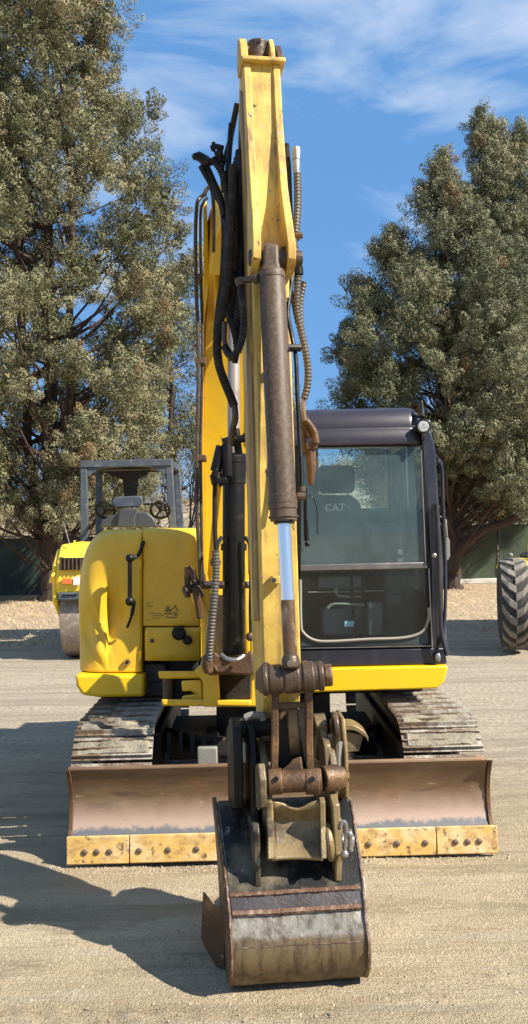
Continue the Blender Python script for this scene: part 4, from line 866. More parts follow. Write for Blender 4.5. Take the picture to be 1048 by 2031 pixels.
for v0, v1 in ((-Wb+.004, Wb-.004),):
    m_ = MB(); rings = [[A(v0+(v1-v0)*i/12, d + wob_(d,z,v0+(v1-v0)*i/12), z) for d, z in up_ + upi[::-1]] for i in range(13)]; m_.loft(rings); m_.build('upper_wrapper', M['bucketblack'], buck)
side = shell + [(3.80,.03),(3.92,.16),(3.96,.34),(3.96,.48),(3.92,Z(1585,3.9)),(3.80,Z(1575,3.8))]
for s_ in (-1, 1):
    v0 = s_*Wb; aprism([(d-.008 if d < 3.5 else d, z) for d, z in side], min(v0, v0+s_*.016), max(v0, v0+s_*.016)).build('side_plate', M['rust'] if s_ < 0 else M['bucket'], buck, bevel=.004)
    # reinforcing edge bead
    MB().tube([p + Vector((.003*mn.noise(p*60), -.002*mn.noise(p*45), 0)) for p in resample(spline([A(v0+s_*.006, d-.010, z) for d, z in shell[1:12]], 2), .012)], .0048, 6).build('edge_bead', M['weld'], buck)
# side cutters: plates standing out from the bucket walls
q = [(403,1768),(408,1771),(424,1793),(446,1804),(446,1960),(428,1915),(407,1880),(399,1862)]
MB().prism([P(x, y, 3.58 - (x-398)*.0016) for x, y in q], [P(x, y, 3.60 - (x-398)*.0016) for x, y in q]).build('side_cutter', M['rust'], buck, bevel=.004)
q = [A(Wb+.01, 3.50, .02), A(Wb+.01, 3.50, .22), A(Wb+.035, 3.60, .25), A(Wb+.035, 3.62, .02)]
MB().prism(q, [p + Vector((.004, .02, 0)) for p in q]).build('side_cutter', M['rust'], buck, bevel=.004)
for k in range(4):
    v = -Wb + .06 + k*(2*Wb-.12)/3; MB().hexa([A(v-.03,3.74,.0),A(v+.03,3.74,.0),A(v+.03,3.74,.05),A(v-.03,3.74,.05)], [A(v-.018,3.92,.03),A(v+.018,3.92,.03),A(v+.018,3.92,.045),A(v-.018,3.92,.045)]).build('tooth', M['rust'], buck, bevel=.004)
# blue grey strip and rough weld beads across the back
RIB = sorted([(CY - (RM.transposed() @ (Vector((.1, d, z)) - Vector((0,0,CAMH)))).y / -(RM.transposed() @ (Vector((.1, d, z)) - Vector((0,0,CAMH)))).z * F, d) for d, z in shell[4:12]])
def ribbon(y0, y1, off, m, name, wavy=0, n=40, seed=0, v0=-Wb+.004, v1=Wb-.006):
    mb = MB(); rings = []
    for i in range(n+1):
        v = v0 + (v1-v0)*i/n; k = wavy * mn.noise(Vector((v*38, seed, 0))); k2 = wavy * mn.noise(Vector((v*60, seed+5, 0)))
        r_ = []
        for f_ in (0, .5, 1):
            y = y0 + (y1-y0)*f_ + k*14; D = interp(RIB, y)
            r_.append(A(v, D - off - (off*.8 + abs(k2)*.25 if f_ == .5 and wavy else 0) + wob_(D, Z(y,D), v), Z(y, D)))
        for f_ in (1, 0):
            y = y0 + (y1-y0)*f_; D = interp(RIB, y); r_.append(A(v, D + .004, Z(y, D)))
        rings.append(r_)
    return mb.loft(rings).build(name, m, buck)
ribbon(1768, 1803, .005, M['strip'], 'wear_strip')
ribbon(1763, 1772, .008, M['weld'], 'weld_bead', .035, 90, 1); ribbon(1799, 1811, .008, M['weld'], 'weld_bead', .05, 90, 2)
ribbon(1874, 1876, .0015, M['rodbrown'], 'seam', 0, 10, 3)
# ears on the top of the bucket
for px, bot, top in ((513,1758,1630),(672,1752,1625)):
    v = V(px, 1700, 3.36); pl = DZ([(3.385,bot),(3.375,1715),(3.375,1680),(3.375,1650),(3.40,top),(3.47,top-6),(3.68,1600),(3.70,1650),(3.56,1680),(3.47,1720)], px)
    aprism(pl, v-.012, v+.012).build('bucket_ear', M['bucketblack'] if px < 600 else M['coupler'], buck, bevel=.006)
MB().cyl(P(645,1670,3.42), P(662,1668,3.42), .075, 22).build('pin_collar', M['coupler'], buck, bevel=.02, seg=3)
MB().cyl(P(640,1670,3.42), P(700,1667,3.44), .03, 16).build('bucket_pin', M['steel'], buck)
lkx = MB(); lkx.tube(spline(PP([(676,1640,3.37),(680,1630,3.37),(686,1634,3.37),(687,1660,3.37),(684,1690,3.37)]), 4), .008, 8); lkx.ball(P(684,1694,3.36), .016); lkx.tube(PP([(694,1645,3.38),(697,1688,3.38)]), .009, 8); lkx.ball(P(694,1655,3.37), .014); lkx.build('lock_linkage', M['steel'], buck)
# inside: a dark back so the hollow reads from behind
# ---- hoses and fittings
Rb, Sl, Gh = M['rubber'], M['sleeve'], M['grey_hose']
HO = [
 ('hose', [(480,262,3.99),(478,320,3.96),(479,400,3.93),(480,480,3.9),(481,555,3.88)], .012, Rb, 0),
 ('hose', [(404,322,4.08),(414,340,4.06),(428,372,4.04),(438,395,4.02),(445,430,4.0)], .016, Rb, .015),
 ('hose', [(468,215,4.03),(460,262,4.07),(449,302,4.08),(441,340,4.05),(444,380,4.02)], .010, Rb, 0),
 ('hose', [(452,470,3.86),(449,520,3.83),(444,570,3.82),(449,615,3.8),(462,650,3.78),(470,690,3.76),(466,720,3.76)], .013, Sl, 0),
 ('hose', [(478,560,3.84),(474,610,3.82),(470,660,3.8),(472,700,3.8)], .018, Rb, .015),
 ('hose', [(566,470,3.86),(569,520,3.84),(574,560,3.82),(582,600,3.8),(590,640,3.8)], .010, Rb, 0),
 ('hose', [(474,330,4.02),(472,400,4.0),(470,480,3.96),(469,560,3.94),(468,650,3.94)], .026, Rb, 0),
 ('hose', [(459,245,4.06),(455,300,4.06),(452,350,4.04),(452,420,4.0),(449,500,3.95),(446,560,3.92),(441,620,3.9)], .013, Rb, 0),
 ('hose', [(446,420,4.1),(447,480,4.05),(443,560,4.0),(436,610,4.0),(431,660,4.0)], .020, Sl, 0),
 ('hose', [(471,205,4.02),(464,240,4.05),(457,280,4.1),(453,330,4.1),(450,360,4.1)], .014, Rb, 0),
 ('hose', [(478,300,3.95),(470,330,3.95),(466,400,3.9),(464,470,3.85),(462,540,3.85),(460,600,3.85),(458,640,3.85)], .020, M['sleeve'], .019),
 ('hose', [(421,316,4.0),(434,330,4.0),(444,352,4.0),(452,390,3.98),(457,430,3.95),(462,480,3.9),(466,560,3.88),(465,620,3.88)], .017, Rb, .016),
 ('hose', [(398,330,4.05),(408,348,4.05),(418,366,4.05),(428,388,4.05),(440,410,4.05),(450,450,4.0)], .012, Rb, 0),
 ('hose', [(462,330,3.9),(461,400,3.86),(458,450,3.84),(455,500,3.82),(453,550,3.8),(445,600,3.8),(436,640,3.8),(431,680,3.8),(434,720,3.8),(443,750,3.8),(455,780,3.8),(465,805,3.8)], .020, Sl, 0),
 ('hose', [(465,800,3.8),(467,830,3.8),(462,850,3.82),(458,880,3.85)], .015, M['rustbrown'], 0),
 ('hose', [(476,300,3.95),(477,380,3.92),(476,460,3.9),(475,520,3.88),(474,580,3.86)], .022, Rb, 0),
 ('hose', [(477,566,3.62),(481,600,3.6),(484,640,3.6),(480,675,3.6),(470,698,3.62),(460,707,3.65),(452,700,3.68),(446,688,3.7)], .015, Rb, .015),
 ('hose', [(568,286,3.95),(569,300,3.95),(572,340,3.93),(574,400,3.9),(577,460,3.88)], .015, Sl, 0),
 ('hose', [(590,345,3.9),(591,400,3.88),(589,440,3.86),(587,462,3.85)], .0165, Gh, .017),
 ('hose', [(584,470,3.8),(588,500,3.8),(591,530,3.8)], .012, M['rustbrown'], 0),
 ('hose', [(592,548,3.8),(590,580,3.8),(590,620,3.8),(597,655,3.8),(605,690,3.8),(611,730,3.8),(610,765,3.8),(604,790,3.8)], .016, Gh, .016),
 ('hose', [(603,560,3.84),(596,600,3.84),(597,640,3.84),(604,690,3.84)], .014, Gh, .016),
 ('hose', [(603,790,3.8),(602,810,3.8),(605,835,3.8)], .011, M['rodbrown'], 0),
 ('hose', [(579,560,3.7),(573,600,3.66),(572,630,3.64),(580,670,3.6),(587,710,3.58),(590,780,3.56),(594,860,3.54),(598,920,3.52),(599,965,3.5)], .0095, M['black'], 0),
]
for nm, pts, r_, m_, rb in HO: hose(nm, PP(pts), r_, m_, ROOT, ribs=rb)
fg = MB(); fg.tube(PP([(588,292,3.9),(588,300,3.9),(588,318,3.9)]), [.018,.021,.020], 6); fg.tube(PP([(588,318,3.9),(589,345,3.9)]), [.018,.016], 10); fg.build('hose_fitting', M['galv'], ROOT, bevel=.003)
fg = MB(); fg.tube(PP([(390,306,4.05),(392,314,4.05)]), .024, 8); fg.tube(PP([(391,308,4.05),(408,318,4.05),(418,322,4.02)]), [.022,.024,.018], 10); fg.tube(PP([(424,300,4.0),(424,282,4.0)]), .010, 8); fg.tube(PP([(418,294,4.0),(430,290,4.0),(444,294,4.0)]), .013, 8); fg.tube(PP([(427,310,4.0),(440,306,4.0)]), .022, 10); fg.tube(PP([(436,292,4.0),(438,322,4.0)]), .016, 8); fg.build('hose_fitting', M['black'], ROOT, bevel=.003)
fg = MB(); fg.tube(PP([(477,556,3.62),(512,553,3.56)]), .014, 12); fg.tube(PP([(474,552,3.62),(479,566,3.62)]), .021, 10); fg.ball(P(508,553,3.56), .022); fg.build('port_elbow', M['rustbrown'], ROOT)
fg = MB(); fg.tube(PP([(574,470,3.8),(600,466,3.8)]), .016, 8); fg.tube(PP([(570,466,3.8),(595,474,3.8)]), .010, 8); fg.build('hose_clamp', M['rust'], ROOT)
fg = MB(); fg.tube(PP([(592,530,3.8),(593,545,3.8)]), .021, 12); fg.tube(PP([(582,535,3.8),(578,560,3.78)]), .012, 8); fg.build('hose_collar', M['black'], ROOT)
fg = MB(); fg.tube(spline(PP([(602,828,3.9),(614,842,3.9),(624,858,3.9),(628,880,3.9)]), 4), .016, 8); fg.tube(spline(PP([(603,835,3.92),(608,850,3.92),(616,868,3.92)]), 4), .018, 8); fg.hexa([P(606,878,3.9),P(630,876,3.9),P(630,890,3.9),P(608,892,3.9)], [P(606,878,3.98),P(630,876,3.98),P(630,890,3.98),P(608,892,3.98)]); fg.tube(PP([(616,890,3.93),(618,925,3.93),(617,962,3.93)]), [.026,.024,.014], 8); fg.tube(PP([(600,845,3.92),(606,900,3.92)]), .012, 8); fg.build('valve_block', M['rust'], ROOT, bevel=.004)
fg = MB(); fg.tube(PP([(570,690,3.56),(596,690,3.58)]), .016, 8); fg.tube(PP([(568,696,3.52),(573,698,3.52)]), .02, 8); fg.build('pipe_clamp', M['black'], barrel)
fg = MB(); fg.tube(PP([(590,985,3.47),(607,985,3.47)]), .017, 10); fg.tube(PP([(599,965,3.48),(599,975,3.48)]), .016, 10); fg.build('port_elbow', M['barrel'], barrel)
hose('thin_pipe', PP([(446,640,3.75),(446,680,3.72),(456,700,3.7),(458,716,3.7)]), .012, M['rustbrown'], ROOT)
hose('thin_pipe', PP([(405,385,4.3),(414,372,4.3),(421,380,4.3),(424,420,4.3),(424,500,4.4)]), .010, M['rustbrown'], ROOT)

# ================================================================ ROAD ROLLER
RR = empty('road_roller', (-2.05, 12.9, 0), 'bright yellow drum roller with grey roll frame parked behind the engine cover of the excavator', 'roller')
X = lambda px, py, D: P(px, py, D).x
rx0 = X(105, 1130, 12.4); rxc = X(252, 1130, 12.6); rx1 = 2*rxc - rx0
y0 = 12.3
h = MB(); pl = [(y0, .95), (y0-.02, 1.12), (y0+.05, 1.42), (y0+.3, 1.66), (y0+1.7, 1.70), (y0+1.9, .9), (y0+1.2, .85)]
h.prism([(rx0+.06, y, z) for y, z in pl], [(rx1-.06, y, z) for y, z in pl]); hood = h.build('hood', M['rollery'], RR, bevel=.05, seg=3)
for s_ in (-1, 1):
    xo = rx0 if s_ < 0 else rx1; f_ = MB(); pl = [(y0+.02,.85),(y0+.05,1.35),(y0+.35,1.60),(y0+.9,1.5),(y0+1.0,.62),(y0+.5,.52)]
    f_.prism([(xo, y, z) for y, z in pl], [(xo - s_*.07, y, z) for y, z in pl]); f_.build('drum_yoke', M['rollery'], RR, bevel=.03)
def px_box(x0, x1, ya, yb, D0, D1, name, m, par, bev=.01):
    a = P(x0, yb, D0); c = P(x1, ya, D0); return MB().box((a.x, D0, a.z), (c.x, D1, c.z)).build(name, m, par, bevel=bev)
px_box(118, 200, 1105, 1131, 12.26, 12.31, 'grille', M['under'], hood)
for k in range(6): px_box(119+k*8, 121+k*8, 1106, 1131, 12.24, 12.27, 'grille_bar', M['rust'], hood, .002)
px_box(123, 142, 1147, 1159, 12.24, 12.27, 'indicator_lamp', M['amber'], hood, .006)
px_box(145, 158, 1144, 1161, 12.24, 12.27, 'head_lamp', M['white'], hood, .006)
px_box(114, 390, 1170, 1192, 12.22, 12.34, 'bumper', M['grey_paint'], RR, .02)
px_box(124, 152, 1179, 1182, 12.205, 12.225, 'bumper_slot', M['black'], RR, .001)
MB().tube(spline([P(100,1155,12.3), P(104,1142,12.2), P(107,1138,12.25)], 4), .02, 6).build('tie_down_loop', M['rollery'], RR)
px_box(146, 149, 1072, 1090, 12.25, 12.3, 'hood_corner', M['rollery'], RR, .005)
MB().tube(PP([(139,1082,12.5),(126,1035,12.6)]), .007, 6).build('antenna', M['grey_paint'], RR)
for yy in (12.9, 15.6):
    d = MB(); rx = .58; d.cyl((rx0+.10, yy, rx), (rx1-.10, yy, rx), rx, 56)
    d.build('drum', M['drum'], RR, bevel=.01)
ch = MB(); ch.box((rx0+.2, 13.9, .55), (rx1-.2, 16.0, 1.15)); ch.box((rx0+.15, 14.2, 1.1), (rx1-.15, 15.4, 1.32)); ch.build('chassis', M['under'], RR, bevel=.03)
rh = MB(); rh.prism([(rx0+.1, y, z) for y, z in ((15.2,1.0),(15.2,1.45),(16.1,1.40),(16.3,.95))], [(rx1-.1, y, z) for y, z in ((15.2,1.0),(15.2,1.45),(16.1,1.40),(16.3,.95))]); rh.build('rear_hood', M['rollery'], RR, bevel=.04)
# roll frame and canopy
DP = 13.9; zc_ = P(250, 912, DP).z; xa, xb = X(160, 915, DP), X(341, 910, DP); xa2, xb2 = X(162, 1060, DP), X(350, 1060, DP)
for yy in (DP, DP+1.25):
    for t_, b_ in ((xa+.05, xa2+.03), (xb-.05, xb2-.03)):
        MB().hexa([(b_-.06,yy,1.2),(b_+.06,yy,1.2),(b_+.06,yy+.1,1.2),(b_-.06,yy+.1,1.2)], [(t_-.055,yy,zc_-.05),(t_+.055,yy,zc_-.05),(t_+.055,yy+.1,zc_-.05),(t_-.055,yy+.1,zc_-.05)]).build('roll_frame_post', M['grey_paint'], RR, bevel=.01)
cn = MB(); cn.box((xa, DP-.02, zc_-.11), (xb, DP+.08, zc_)); cn.box((xa, DP+1.27, zc_-.11), (xb, DP+1.37, zc_)); cn.box((xa, DP+.08, zc_-.11), (xa+.08, DP+1.27, zc_)); cn.box((xb-.08, DP+.08, zc_-.11), (xb, DP+1.27, zc_)); cn.build('canopy_frame', M['grey_paint'], RR, bevel=.008)
c2 = MB(); c2.box((xa+.08, DP+.08, zc_-.09), (xb-.08, DP+1.27, zc_-.02)); c2.build('canopy_panel', M['under'], RR)
for s_, xx in ((1, xa+.11), (-1, xb-.11)): MB().prism([(xx, DP+.01, zc_-.11), (xx+s_*.22, DP+.01, zc_-.11), (xx, DP+.01, zc_-.26)], [(xx, DP+.05, zc_-.11), (xx+s_*.22, DP+.05, zc_-.11), (xx, DP+.05, zc_-.26)]).build('corner_gusset', M['grey_paint'], RR)
ct = MB(); q = [(205,935),(300,932),(290,943),(275,950),(272,985),(246,985),(244,952),(228,945)]; ct.prism([P(x, y, 14.6) for x, y in q], [P(x, y, 14.75) for x, y in q]); ct.build('centre_post', M['under'], RR)
st = MB(); q = [(222,992),(230,985),(280,983),(284,990),(282,1000),(274,1006),(232,1007),(224,1001)]; st.prism([P(x, y, 14.0) for x, y in q], [P(x, y, 14.12) for x, y in q]); st.build('seat_back', M['grey_paint'], RR, bevel=.02)
cs = MB(); q = [(198,1046),(202,1032),(222,1022),(238,1018),(290,1015),(304,1026),(312,1040),(312,1046)]; cs.prism([P(x, y, 13.5) for x, y in q], [P(x, y, 13.9) for x, y in q]); q = [(232,1046),(236,1016),(240,1010),(276,1008),(268,1030),(270,1046)]; cs.prism([P(x, y, 13.42) for x, y in q], [P(x, y, 13.5) for x, y in q]); cs.build('dashboard', mat('dark_grey_dash', (.04,.045,.052), .5, 0, [((.05,.05,.055), 9, .5, .7)]), RR, bevel=.02)
def wheel_(cx_, cy_, D, r_, name):
    c = P(cx_, cy_, D); mb = MB(); t_ = Matrix.Rotation(R(35), 3, 'X')
    ring = [c + t_ @ Vector((r_*math.cos(a*math.pi/12), 0, r_*math.sin(a*math.pi/12))) for a in range(25)]; mb.tube(ring, .02, 8)
    for a in (0, 8, 16): mb.tube([c, ring[a]], .015, 6)
    mb.tube([c, c + t_ @ Vector((0, .25, -.05))], .03, 8); return mb.build(name, M['black'], RR)
wheel_(209, 1012, 13.6, .15, 'steering_wheel'); wheel_(318, 1012, 13.6, .15, 'steering_wheel')
MB().tube(PP([(168,1005,14.0),(222,1003,14.0)]), .015, 6).build('guard_rail', M['black'], RR); MB().tube(PP([(285,1000,14.0),(345,998,14.0)]), .015, 6).build('guard_rail', M['black'], RR)

# ================================================================ WHEEL LOADER (its near wheel and a corner of its body reach into the picture)
WC = P(1019, 1196, 12.3); WR = .64
WL = empty('wheel_loader', (WC.x+.9, 13.4, 0), 'yellow wheeled loader with a big dusty tyre, cut by the picture edge beside the fence', 'loader')
YW = Matrix.Rotation(R(-12), 3, 'Z')
def loader_wheel(c, w_, first=False):
    t = MB(); rr_ = [(-w_/2+.03, .50), (-w_/2-.02, .76), (-w_/2, .92), (-w_/2+.05, .955), (w_/2-.05, .955), (w_/2, .92), (w_/2+.02, .76), (w_/2-.03, .50)]
    rings = []
    for k in range(40):
        a = 2*math.pi*k/40; rings.append([c + YW @ Vector((x, math.cos(a)*r_*WR, math.sin(a)*r_*WR)) for x, r_ in rr_])
    n = len(rr_); vs_ = [p for r_ in rings for p in r_]; t.add(vs_, [(i*n+k, i*n+(k+1) % n, ((i+1) % 40)*n+(k+1) % n, ((i+1) % 40)*n+k) for i in range(40) for k in range(n)])
    ty = t.build('wheel', M['tyredark'], WL, loc=c)
    MB().cyl(c - YW @ Vector((w_/2-.04,0,0)), c + YW @ Vector((w_/2-.04,0,0)), WR*.50, 28).build('rim', M['tyredark'], ty)
    N = 17; proto = None
    for k in range(N):
        for s_ in (-1, 1):
            a = 2*math.pi*(k + (.0 if s_ < 0 else .5))/N; mb = MB(); g = []
            pth = [(-.02, .0), (.5, .10), (1.0, .34)]
            def pt(u, da, r_): aa = a + da; return c + YW @ Vector((s_*u*w_/2, -math.cos(aa)*r_*WR, math.sin(aa)*r_*WR))
            secs_ = []
            for u, da in pth:
                r1 = 1.0 if u < .9 else .955; w2 = .10
                secs_.append([pt(u, da-w2, .93), pt(u, da+w2, .93), pt(u, da+w2*.75, r1), pt(u, da-w2*.75, r1)])
            mb.loft(secs_); mb.build('tread_lug', M['tyre'], ty, smooth=False)
    return ty
loader_wheel(WC, .37); loader_wheel(WC + Vector((1.7, -.36, 0)), .37)
fe = MB(); pl = [(12.05,1.235),(12.2,1.29),(12.75,1.30),(12.95,1.2),(12.95,1.16),(12.75,1.25),(12.25,1.25),(12.05,1.2)]; xf = X(1012, 1110, 12.2)
fe.prism([(xf, y, z) for y, z in pl], [(xf+.5, y, z) for y, z in pl]); fe.build('fender', M['rollery'], WL, bevel=.01)
MB().prism([(WC.x+.30, 12.5, .55), (WC.x+1.35, 12.5, .55), (WC.x+3.0, 16.0, .55), (WC.x+1.4, 16.2, .55)], [(WC.x+.30, 12.5, 1.25), (WC.x+1.35, 12.5, 1.25), (WC.x+3.0, 16.0, 1.5), (WC.x+1.4, 16.2, 1.5)]).build('body', M['rollery'], WL, bevel=.04)
MB().box((WC.x+.22, 12.0, .9), (WC.x+.30, 12.9, 1.32)).build('side_plate', M['rollery'], WL, bevel=.02)
MB().box((WC.x+1.5, 13.8, 1.2), (WC.x+2.5, 15.0, 2.6)).build('loader_cab', M['black'], WL, bevel=.05)
MB().cyl(WC + Vector((0,0,0)), WC + Vector((1.75,0,0)), .10, 14).build('axle', M['under'], WL)
loader_wheel(WC + Vector((1.3, 3.3, 0)), .40); loader_wheel(WC + Vector((2.95, 3.0, 0)), .40)
fb = MB(); fb.ball(P(1013, 1101, 12.3), .035); fb.build('fender_lamp', M['lgrey'], WL)

# ================================================================ FENCE
def fence(ax_, ay_, bx_, by_, h_, m_, name, label, n):
    root = empty(name, (ax_, ay_, 0), label, 'fence'); a = Vector((ax_, ay_, 0)); d = Vector((bx_-ax_, by_-ay_, 0)); Ln = d.length; d.normalize(); up = Vector((0,0,1)); nn = Vector((d.y, -d.x, 0))
    step = Ln/n
    for k in range(n+1):
        p = a + d*step*k; MB().cyl(p, p + up*(h_+.06), .035, 10).build('post', M['galv'] if k % 2 else M['wire'], root)
    MB().cyl(a + up*h_, a + d*Ln + up*h_, .022, 8).build('top_rail', M['galv'], root)
    for k in range(n):
        g = []; nx, nz = 16, 8
        for j in range(nz+1):
            for i in range(nx+1):
                u = step*(k + .015 + .97*i/nx); z = .06 + (h_-.09)*j/nz; sag = .05*mn.noise(Vector((u*1.1, z*1.3, ax_))) ; g.append(a + d*u + up*(z - (.03*math.sin(math.pi*i/nx) if j == nz else 0)) - nn*(.045+sag))
        MB().add(g, [(j*(nx+1)+i, j*(nx+1)+i+1, (j+1)*(nx+1)+i+1, (j+1)*(nx+1)+i) for j in range(nz) for i in range(nx)]).build('screen_panel', m_, root)
    w_ = MB(); sp_ = .085; k = -h_
    while k < Ln:
        for s_ in (1, -1):
            u0, u1 = (k, k+h_) if s_ > 0 else (k+h_, k); z0_, z1_ = .05, h_
            q0_, q1_ = max(0, min(Ln, u0)), max(0, min(Ln, u1))
            if abs(q1_-q0_) > .02:
                f0 = (q0_-u0)/(u1-u0); f1 = (q1_-u0)/(u1-u0)
                w_.tube([a + d*q0_ + up*(.05+(h_-.05)*f0) + nn*(.012*s_), a + d*q1_ + up*(.05+(h_-.05)*f1) + nn*(.012*s_)], .0045, 3, False)
        k += sp_
    tag(w_.build('chain_link_mesh', M['wire'], root), kind='stuff'); return root
fence(-14.5, 25.6, -3.2, 27.0, 1.86, M['screen'], 'fence', 'chain link fence with green privacy screen in a shaded tone behind the roller', 4)
fence(-3.1, 27.2, 13.2, 29.4, 1.98, M['screen_lit'], 'fence', 'chain link fence with olive privacy screen in a sunlit tone behind the loader tyre', 6)
MB().box((3.5, 28.0, 0), (13, 28.25, .16), Matrix.Rotation(R(3), 4, 'Z') @ Matrix.Identity(4)).build('kerb', M['concrete'], bevel=.02)
tag(bpy.data.objects['kerb'], 'low pale concrete edging below the olive fence', 'kerb')

# ================================================================ TREES
def to_mesh_np(name, V_, T_, tone, m_, parent, base):
    me = bpy.data.meshes.new(name); nV, nT = len(V_), len(T_)
    me.vertices.add(nV); me.vertices.foreach_set('co', (V_ - np.array(base)).astype(np.float32).ravel())
    me.loops.add(nT*3); me.loops.foreach_set('vertex_index', T_.astype(np.int32).ravel())
    me.polygons.add(nT); me.polygons.foreach_set('loop_start', np.arange(0, nT*3, 3, dtype=np.int32)); me.polygons.foreach_set('loop_total', np.full(nT, 3, dtype=np.int32))
    at_ = me.attributes.new('tone', 'FLOAT', 'FACE'); at_.data.foreach_set('value', tone.astype(np.float32))
    me.update(calc_edges=True); me.materials.append(m_)
    o = bpy.data.objects.new(name, me); o.parent = parent; o['wl'] = list(base); sc.collection.objects.link(o); return o
def juniper(name, x, y, H, prof, seed, label, m_, z0=2.6, nlobe=230, tuft=15, leaf=42, lean=(0, 0), forks=1, lsize=1., dens=1., trunk_r=.3, tops=((0, 0, 1),)):
    rr = np.random.RandomState(seed); rd = random.Random(seed)
    root = empty(name, (x, y, 0), label, 'tree', 'tall junipers along the fence'); base = (x, y, 0)
    tk = MB(); axes = []
    for k in range(forks):
        ang = rd.uniform(0, 6.28) if k else 0; off = .0 if k == 0 else rd.uniform(.5, 1.3)
        pts = [Vector((x, y, -.05)), Vector((x + math.cos(ang)*off*.25, y + math.sin(ang)*off*.25, 1.1)), Vector((x + math.cos(ang)*off*.8, y + math.sin(ang)*off*.8, H*.25)), Vector((x + lean[0]*.5 + math.cos(ang)*off, y + lean[1]*.5 + math.sin(ang)*off, H*.55)), Vector((x + lean[0] + math.cos(ang)*off*.8, y + lean[1], H*(.93 if k == 0 else .8)))]
        sp_ = spline(pts, 6); r_ = trunk_r*(1 if k == 0 else .6); tk.tube([p + Vector((.05*math.sin(i*1.7+seed), .05*math.cos(i*2.1), 0)) for i, p in enumerate(sp_)], [r_*(1.25 if i == 0 else 1)*(1-.95*i/len(sp_)) + .012 for i in range(len(sp_))], 10); axes.append(sp_)
    lobes = []
    def prad(t): return interp(prof, t)
    ga = rd.uniform(0, 6)
    for i in range(nlobe):
        t = (i + rr.rand())/nlobe; t = t**1.05
        z = z0 + (H - z0)*t; ga += 2.399 + rr.uniform(-.4, .4); Rr = prad(t)
        Rr *= (.80 + .26*mn.noise(Vector((math.cos(ga)*1.4, math.sin(ga)*1.4, z*.45 + seed))) + .12)
        rad = Rr * (rr.uniform(.72, 1.0) if rr.rand() < .72 else rr.uniform(.25, .75))
        tp = rd.choice(tops) if t > .35 else (0, 0, 1)
        cx_ = x + lean[0]*t + tp[0]*max(0, t-.3)*1.4 + math.cos(ga)*rad; cy_ = y + lean[1]*t + tp[1]*max(0, t-.3)*1.4 + math.sin(ga)*rad
        rad_ = rad
        z *= 1 if t < .35 else (1 - (1-tp[2])*(t-.35)/.65)
        sz = (.42 + .42*min(1, Rr/2.5)) * rr.uniform(.6, 1.2)
        if mn.noise(Vector((cx_*.62, cy_*.62, z*.62 + seed))) < -.20 and t < .86: continue
        lobes.append((cx_, cy_, z + rr.uniform(-.25, .25), sz, ga, rad))
    # limbs
    for i, (lx, ly, lz, sz, a, rad) in enumerate(lobes):
        if rad < .5 or (i % 2 and lz > 4): continue
        ax_ = axes[i % len(axes)]; zb_ = max(.9, lz - rad*rd.uniform(.55, .95) - .2); p0_ = min(ax_, key=lambda q: abs(q.z-zb_))
        m1 = p0_.lerp(Vector((lx, ly, lz)), .5) + Vector((rd.uniform(-.2,.2), rd.uniform(-.2,.2), -.18*rad*.6)); r_ = .014 + .014*rad
        tk.tube(spline([p0_, m1, Vector((lx, ly, lz))], 3), [r_*(1-.13*j) for j in range(7)], 5, False)
    tk.build('trunk', M['bark'], root)
    Lb = np.array([l[:4] for l in lobes]); nT = tuft; K = leaf
    Vs = []; tones = []
    for i in range(len(Lb)):
        c = Lb[i, :3]; s = Lb[i, 3]; nt_ = int(nT * max(.35, (s/.65)**1.6) * dens) + 2
        u = rr.normal(size=(nt_, 3)); u /= np.linalg.norm(u, axis=1)[:, None]; rad = s*rr.uniform(.25, 1.0, nt_)[:, None]**.6
        out = np.array([math.cos(lobes[i][4]), math.sin(lobes[i][4]), .25]) 
        tpr = (1 - .38*u[:, 2:3]); tc_ = c + u*rad*np.concatenate([tpr, tpr, np.full_like(tpr, 1.15)], 1)*.85
        d = u*.9 + np.array([0, 0, .60]) + out*.35; d /= np.linalg.norm(d, axis=1)[:, None]
        tl = rr.uniform(.18, .36, nt_)*lsize
        tn = np.clip(rr.normal(.40, .15, nt_) + .55*mn.noise(Vector((c[0]*.8, c[1]*.8, c[2]*.8 + seed))) + rr.normal(0, .10), 0, .84); tn[rr.rand(nt_) < .025] = 1.0
        # leaves of every tuft along its axis
        # small sprays lying on the surface of every puff, so each puff has a sunlit and a shaded side
        un = rr.normal(size=(nt_, K, 3)); un /= np.linalg.norm(un, axis=2, keepdims=True)
        pr_ = (rr.uniform(.12, .225, nt_)*lsize)[:, None, None]; al_ = (un*d[:, None, :]).sum(2, keepdims=True)
        p_ = tc_[:, None, :] + un*pr_*rr.uniform(.7, 1.12, (nt_, K, 1)) + d[:, None, :]*al_*pr_*.75
        ls = rr.uniform(.020, .044, (nt_, K, 1))*lsize
        nj = un + rr.normal(size=(nt_, K, 3))*.30; fwd = d[:, None, :] + rr.normal(size=(nt_, K, 3))*.7; fwd = fwd - nj*(fwd*nj).sum(2, keepdims=True)/((nj*nj).sum(2, keepdims=True)+1e-6)
        fwd /= np.linalg.norm(fwd, axis=2, keepdims=True) + 1e-6; sdv = np.cross(fwd, nj); sdv /= np.linalg.norm(sdv, axis=2, keepdims=True) + 1e-6
        tri = np.stack([p_ - sdv*ls*.5, p_ + sdv*ls*.5, p_ + fwd*ls*1.45], axis=2).reshape(-1, 3); Vs.append(tri)
        tones.append(np.clip(np.repeat(tn, K) + rr.normal(0, .07, nt_*K)*(np.repeat(tn, K) < .95), 0, 1))
        # coarser sprays deep inside the lobe
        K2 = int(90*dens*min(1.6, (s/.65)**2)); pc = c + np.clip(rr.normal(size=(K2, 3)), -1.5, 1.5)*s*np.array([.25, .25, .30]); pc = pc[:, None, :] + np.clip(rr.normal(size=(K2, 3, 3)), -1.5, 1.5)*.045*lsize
        Vs.append(pc.reshape(-1, 3)); tones.append(np.clip(rr.normal(.3, .15, K2), 0, .84))
